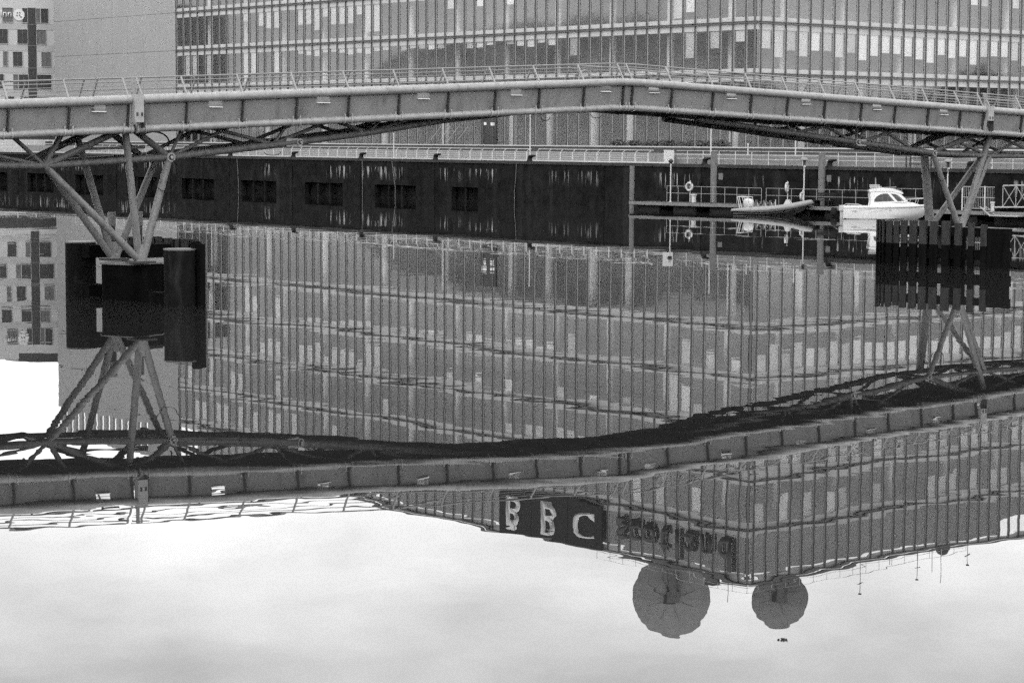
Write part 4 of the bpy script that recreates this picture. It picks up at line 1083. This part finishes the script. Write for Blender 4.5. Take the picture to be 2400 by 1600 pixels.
# service pipe, hanging cables
q = MB(); q.tube([B(34.9, 72.2, 5.32), B(37.4, 72.2, 5.38)], .05, 8); q.build('service_pipe', 'rail_steel', br)
def loop(c, rx, rz, a0, a1, n, r=.014):
    q = MB(); q.tube([B(c[0] + rx * math.cos(a_), n, c[1] + rz * math.sin(a_)) for a_ in [a0 + (a1 - a0) * i / 16 for i in range(17)]], r, 5); q.build('cable_loop', 'rubber', br)
loop((37.65, 4.45), .5, .62, .9, -3.6, 71.1); loop((37.4, 5.55), .6, .38, 2.4, -.4, 71.5, .03)
loop((77.4, 4.45), .45, .55, .2, -3.3, 71.1); loop((76.6, 4.75), .12, .5, .2, -3.2, 71.05); loop((57.2, 6.75), .3, .16, 0, -3.14, 71.2); loop((54.6, 6.6), .22, .14, 0, -3.14, 71.2)
loop((42.0, 5.22), .35, .12, .0, -3.14, 71.1)

# ---------------------------------------------------------------- left pier
lp = thing('bridge_pier', 'black bridge pier with splayed steel legs standing in the water at left', 'pier', B(36.4, 72.5, 0), 'piers carrying the footbridge')
def sup(v): return math.copysign(abs(v) ** .45, v)             # square block with rounded corners
cap = [B(36.9, 72.3, 0) + Vector((.88, -.47, 0)) * sup(math.cos(a_)) * .84 + Vector((.47, .88, 0)) * sup(math.sin(a_)) * .95 for a_ in [2 * math.pi * i / 40 for i in range(40)]]
q = MB(); q.fbox(lambda s, o, z: B(s, o, z), 36.55, 37.05, 69.0, 71.45, -.8, .36); q.build('cross_beam', 'pier_black', lp)
q = MB(); q.prism([p + ZV * -3 for p in cap], (0, 0, 4.25)); q.build('pier_shaft', 'pier_black', lp)
q = MB(); q.prism([p + (p - B(36.9, 72.3, 0)) * .05 + ZV * 1.252 for p in cap], (0, 0, .05)); q.build('pier_cap', 'pile_rim', lp)
def legs(parent, base, tops, n, rr):
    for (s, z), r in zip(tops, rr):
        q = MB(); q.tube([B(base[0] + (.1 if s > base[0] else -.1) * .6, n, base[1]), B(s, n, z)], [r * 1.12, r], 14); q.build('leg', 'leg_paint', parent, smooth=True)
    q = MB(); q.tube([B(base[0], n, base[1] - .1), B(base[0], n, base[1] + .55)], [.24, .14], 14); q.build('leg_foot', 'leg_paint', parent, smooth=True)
    q = MB(); q.box(B(base[0], n, base[1] - .06), (.85, .7, .07), (be, bw, ZV)); q.build('base_plate', 'dark_steel', parent)
legs(lp, (36.74, 1.42), [J1, (36.2, 5.86), HUB], T1, (.12, .125, .13))
legs(lp, (36.74, 1.42), [(34.05, 4.81), (35.37, 5.68), (38.52, 5.09)], T2, (.12, .12, .12))
lpf = thing('pier_fender', 'round black fender piles and timber boards guarding the left pier', 'fender', B(36.5, 72, 0), 'fenders around the bridge piers')
for s, n, zt in ((36.21, 75.0, 1.9), (36.78, 68.5, 1.9)):
    q = MB(); c = B(s, n, 0); q.cyl(c, .55, -3, zt, 32); q.build('fender_pile', 'pile_black', lpf, smooth=True)
    q = MB(); q.cyl(c, .56, zt, zt + .05, 32); q.build('pile_cap', 'pile_rim', lpf)
for z0, z1 in ((1.40, 1.86), (-.6, .42)):
    q = MB(); q.fbox(lambda s, o, z: B(s, o, z), 36.0, 36.75, 73.9, 75.0, z0, z1); q.build('waler', 'timber_black', lpf)
    q = MB(); q.fbox(lambda s, o, z: B(s, o, z), 37.15, 39.1, 73.42, 73.7, z0, z1); q.build('waler', 'timber_black', lpf)
    if z0 > 0:
        q = MB(); q.fbox(lambda s, o, z: B(s, o, z), 36.6, 40.8, 74.63, 74.9, z0 - .02, z1 - .02); q.build('waler', 'timber_black', lpf)
for s0, s1, zt in ((37.9, 38.2, 2.1), (38.25, 38.5, 1.85), (38.55, 38.88, 2.08), (38.95, 39.22, 2.08), (39.3, 39.65, 2.02), (39.75, 39.93, 1.98), (40.0, 40.3, 1.97), (40.4, 40.75, 1.95)):
    q = MB(); q.fbox(lambda s, o, z: B(s, o, z), s0, s1, 74.4, 74.62, 1.30, zt); q.build('board', 'timber_weathered', lpf)
for s_ in (37.35, 38.45):
    q = MB(); q.cyl(B(s_, 74.75, 0), .13, 1.5, 2.5, 12); q.build('marker_post', 'dark_steel', lpf)
    q = MB(); q.cyl(B(s_, 74.75, 0), .15, 2.5, 3.0, 14); q.build('marker_lantern', 'concrete_pale', lpf)
for n, zt in ((67.9, 2.12), (68.25, 2.18)):
    q = MB(); q.fbox(lambda s, o, z: B(s, o, z), 37.24, 37.44, n, n + .3, -2, zt); q.build('board', 'timber_black', lpf)

# ---------------------------------------------------------------- right pier and its timber pen
q = MB(); q.fbox(lambda s, o, z: B(s, o, z), 37.45, 37.99, 71.95, 72.9, -3, 1.22); q.build('pier_buttress', 'pier_black', lp)
rp = thing('bridge_pier', 'bridge pier with crossed steel legs inside a timber pen at right', 'pier', B(79, 72.4, 0), 'piers carrying the footbridge')
for s_, n_ in ((79.0, T1), (79.25, T2)):
    q = MB(); q.cyl(B(s_, n_, 0), .27, -3, 1.6, 18); q.build('pier_shaft', 'pier_black', rp, smooth=True)
legs(rp, (79.0, 1.68), [HUB2, (80.9, zbot(80.9) - .05), J2], T1, (.12, .14, .12))
legs(rp, (79.25, 1.75), [(78.69, 5.15), (82.6, 4.95)], T2, (.19, .125))
PT = Vector((17.17, 105.62, 0)); pdx = Vector((.76, -.65, 0)).normalized(); pnx = Vector((.65, .76, 0)).normalized()
def PE(s, o, z): return PT + pdx * s + pnx * o + ZV * z
pen = thing('timber_pen', 'black timber board pen with gaps around the right bridge pier', 'fender', PE(3.4, 1.5, 0), 'fenders around the bridge piers')
front = [(-.02, .06, 2.08), (.13, .2, 2.06), (.3, .4, 2.05), (.52, .83, 2.03), (.92, 1.2, 2.02), (1.29, 1.61, 2.04), (1.76, 2.14, 2.06), (2.28, 2.66, 2.07), (2.84, 3.22, 2.06), (3.46, 3.86, 2.06), (4.13, 4.47, 2.0), (4.8, 5.11, 2.05), (5.46, 5.77, 1.96)]
PEND = 6.9; PD = .9
for a, b, zt in front:
    q = MB(); q.fbox(PE, a, b, -.12, .0, .98, zt + rng.uniform(-.02, .02)); q.build('board_top', 'timber_weathered', pen)
    q = MB(); q.fbox(PE, a + .004, b - .004, -.118, -.002, -2, .978); q.build('board', 'timber_black', pen)
q = MB(); q.fbox(PE, 5.78, PEND, -.1, .02, -2, 1.78); q.build('end_boarding', 'timber_black', pen)
for z0, z1 in ((1.38, 1.8), (.34, .80), (-.6, -.02)):
    q = MB(); q.fbox(PE, .3, PEND - .05, .004, .26, z0, z1); q.build('waler', 'timber_black', pen)
for i in range(2):
    q = MB(); q.fbox(PE, -.09, .01, .15 + i * .42, .45 + i * .42, -2, 1.98 - .02 * i); q.build('board', 'timber_black', pen)
for s_ in (.7, 2.45, 3.65, 6.3):
    q = MB(); q.cyl(PE(s_, .48, 0), .17, -2, 1.75, 14); q.build('inner_pile', 'timber_black', pen)

# ---------------------------------------------------------------- floating debris in the foreground
t = thing('floating_debris', 'small dark clump of floating leaves near the bottom of the picture', 'debris', (3.17, 25.7, 0))
q = MB(); leaf_mass(q, (3.17, 25.7, .002), .06, .08, .004, 30, .018); q.build('leaves', 'timber_weathered', t)

# ---------------------------------------------------------------- tree belts across the basin (seen mirrored in the glass)
def belt(name, pts, label):
    q = MB()
    for x, y, h in pts:
        for _ in range(5):
            cx, cy = x + rng.uniform(-5, 5), y + rng.uniform(-5, 5); hh = h * rng.uniform(.7, 1.1)
            q.tube([(cx, cy, 0), (cx + rng.uniform(-1, 1), cy, hh * .6)], [.5, .2], 5)
            leaf_mass(q, (cx, cy, hh * .55), 5.5, 5.5, hh * .42, 170, 1.9)
    o = q.build(name, 'foliage'); o['kind'] = 'stuff'; o['label'] = label; o['category'] = 'trees'
def hill_h(y):
    g = lambda c, w_: math.exp(-((y - c) / w_) ** 2)
    return 6 + 25 * (1 / (1 + math.exp((y - 322) / 9))) + 3.6 * g(266, 15) + 2.6 * g(230, 9) + 1.5 * g(290, 6) + .9 * math.sin(y * .45) + .6 * math.sin(y * 1.3 + 1) + .4 * math.sin(y * 2.9)
q = MB(); ny, nx = 150, 14
vs = [(-240 - 120 * ix / nx + 3 * math.sin(iy * .4), 60 + 300 * iy / ny, max(0, hill_h(60 + 300 * iy / ny)) * math.sin(math.pi * min(1, (ix / nx) * 1.0 + .001)) ** .5 - .2) for ix in range(nx + 1) for iy in range(ny + 1)]
q.add(vs, [(ix * (ny + 1) + iy, ix * (ny + 1) + iy + 1, (ix + 1) * (ny + 1) + iy + 1, (ix + 1) * (ny + 1) + iy) for ix in range(nx) for iy in range(ny)])
q.build('hill', 'hillside', smooth=True)['kind'] = 'structure'
belt('tree_belt', [(300 + rng.uniform(-8, 8), 110 + i * 11, 15 + 5 * math.sin(i * 1.3)) for i in range(15)], 'distant belt of trees mirrored in the right glass facade')
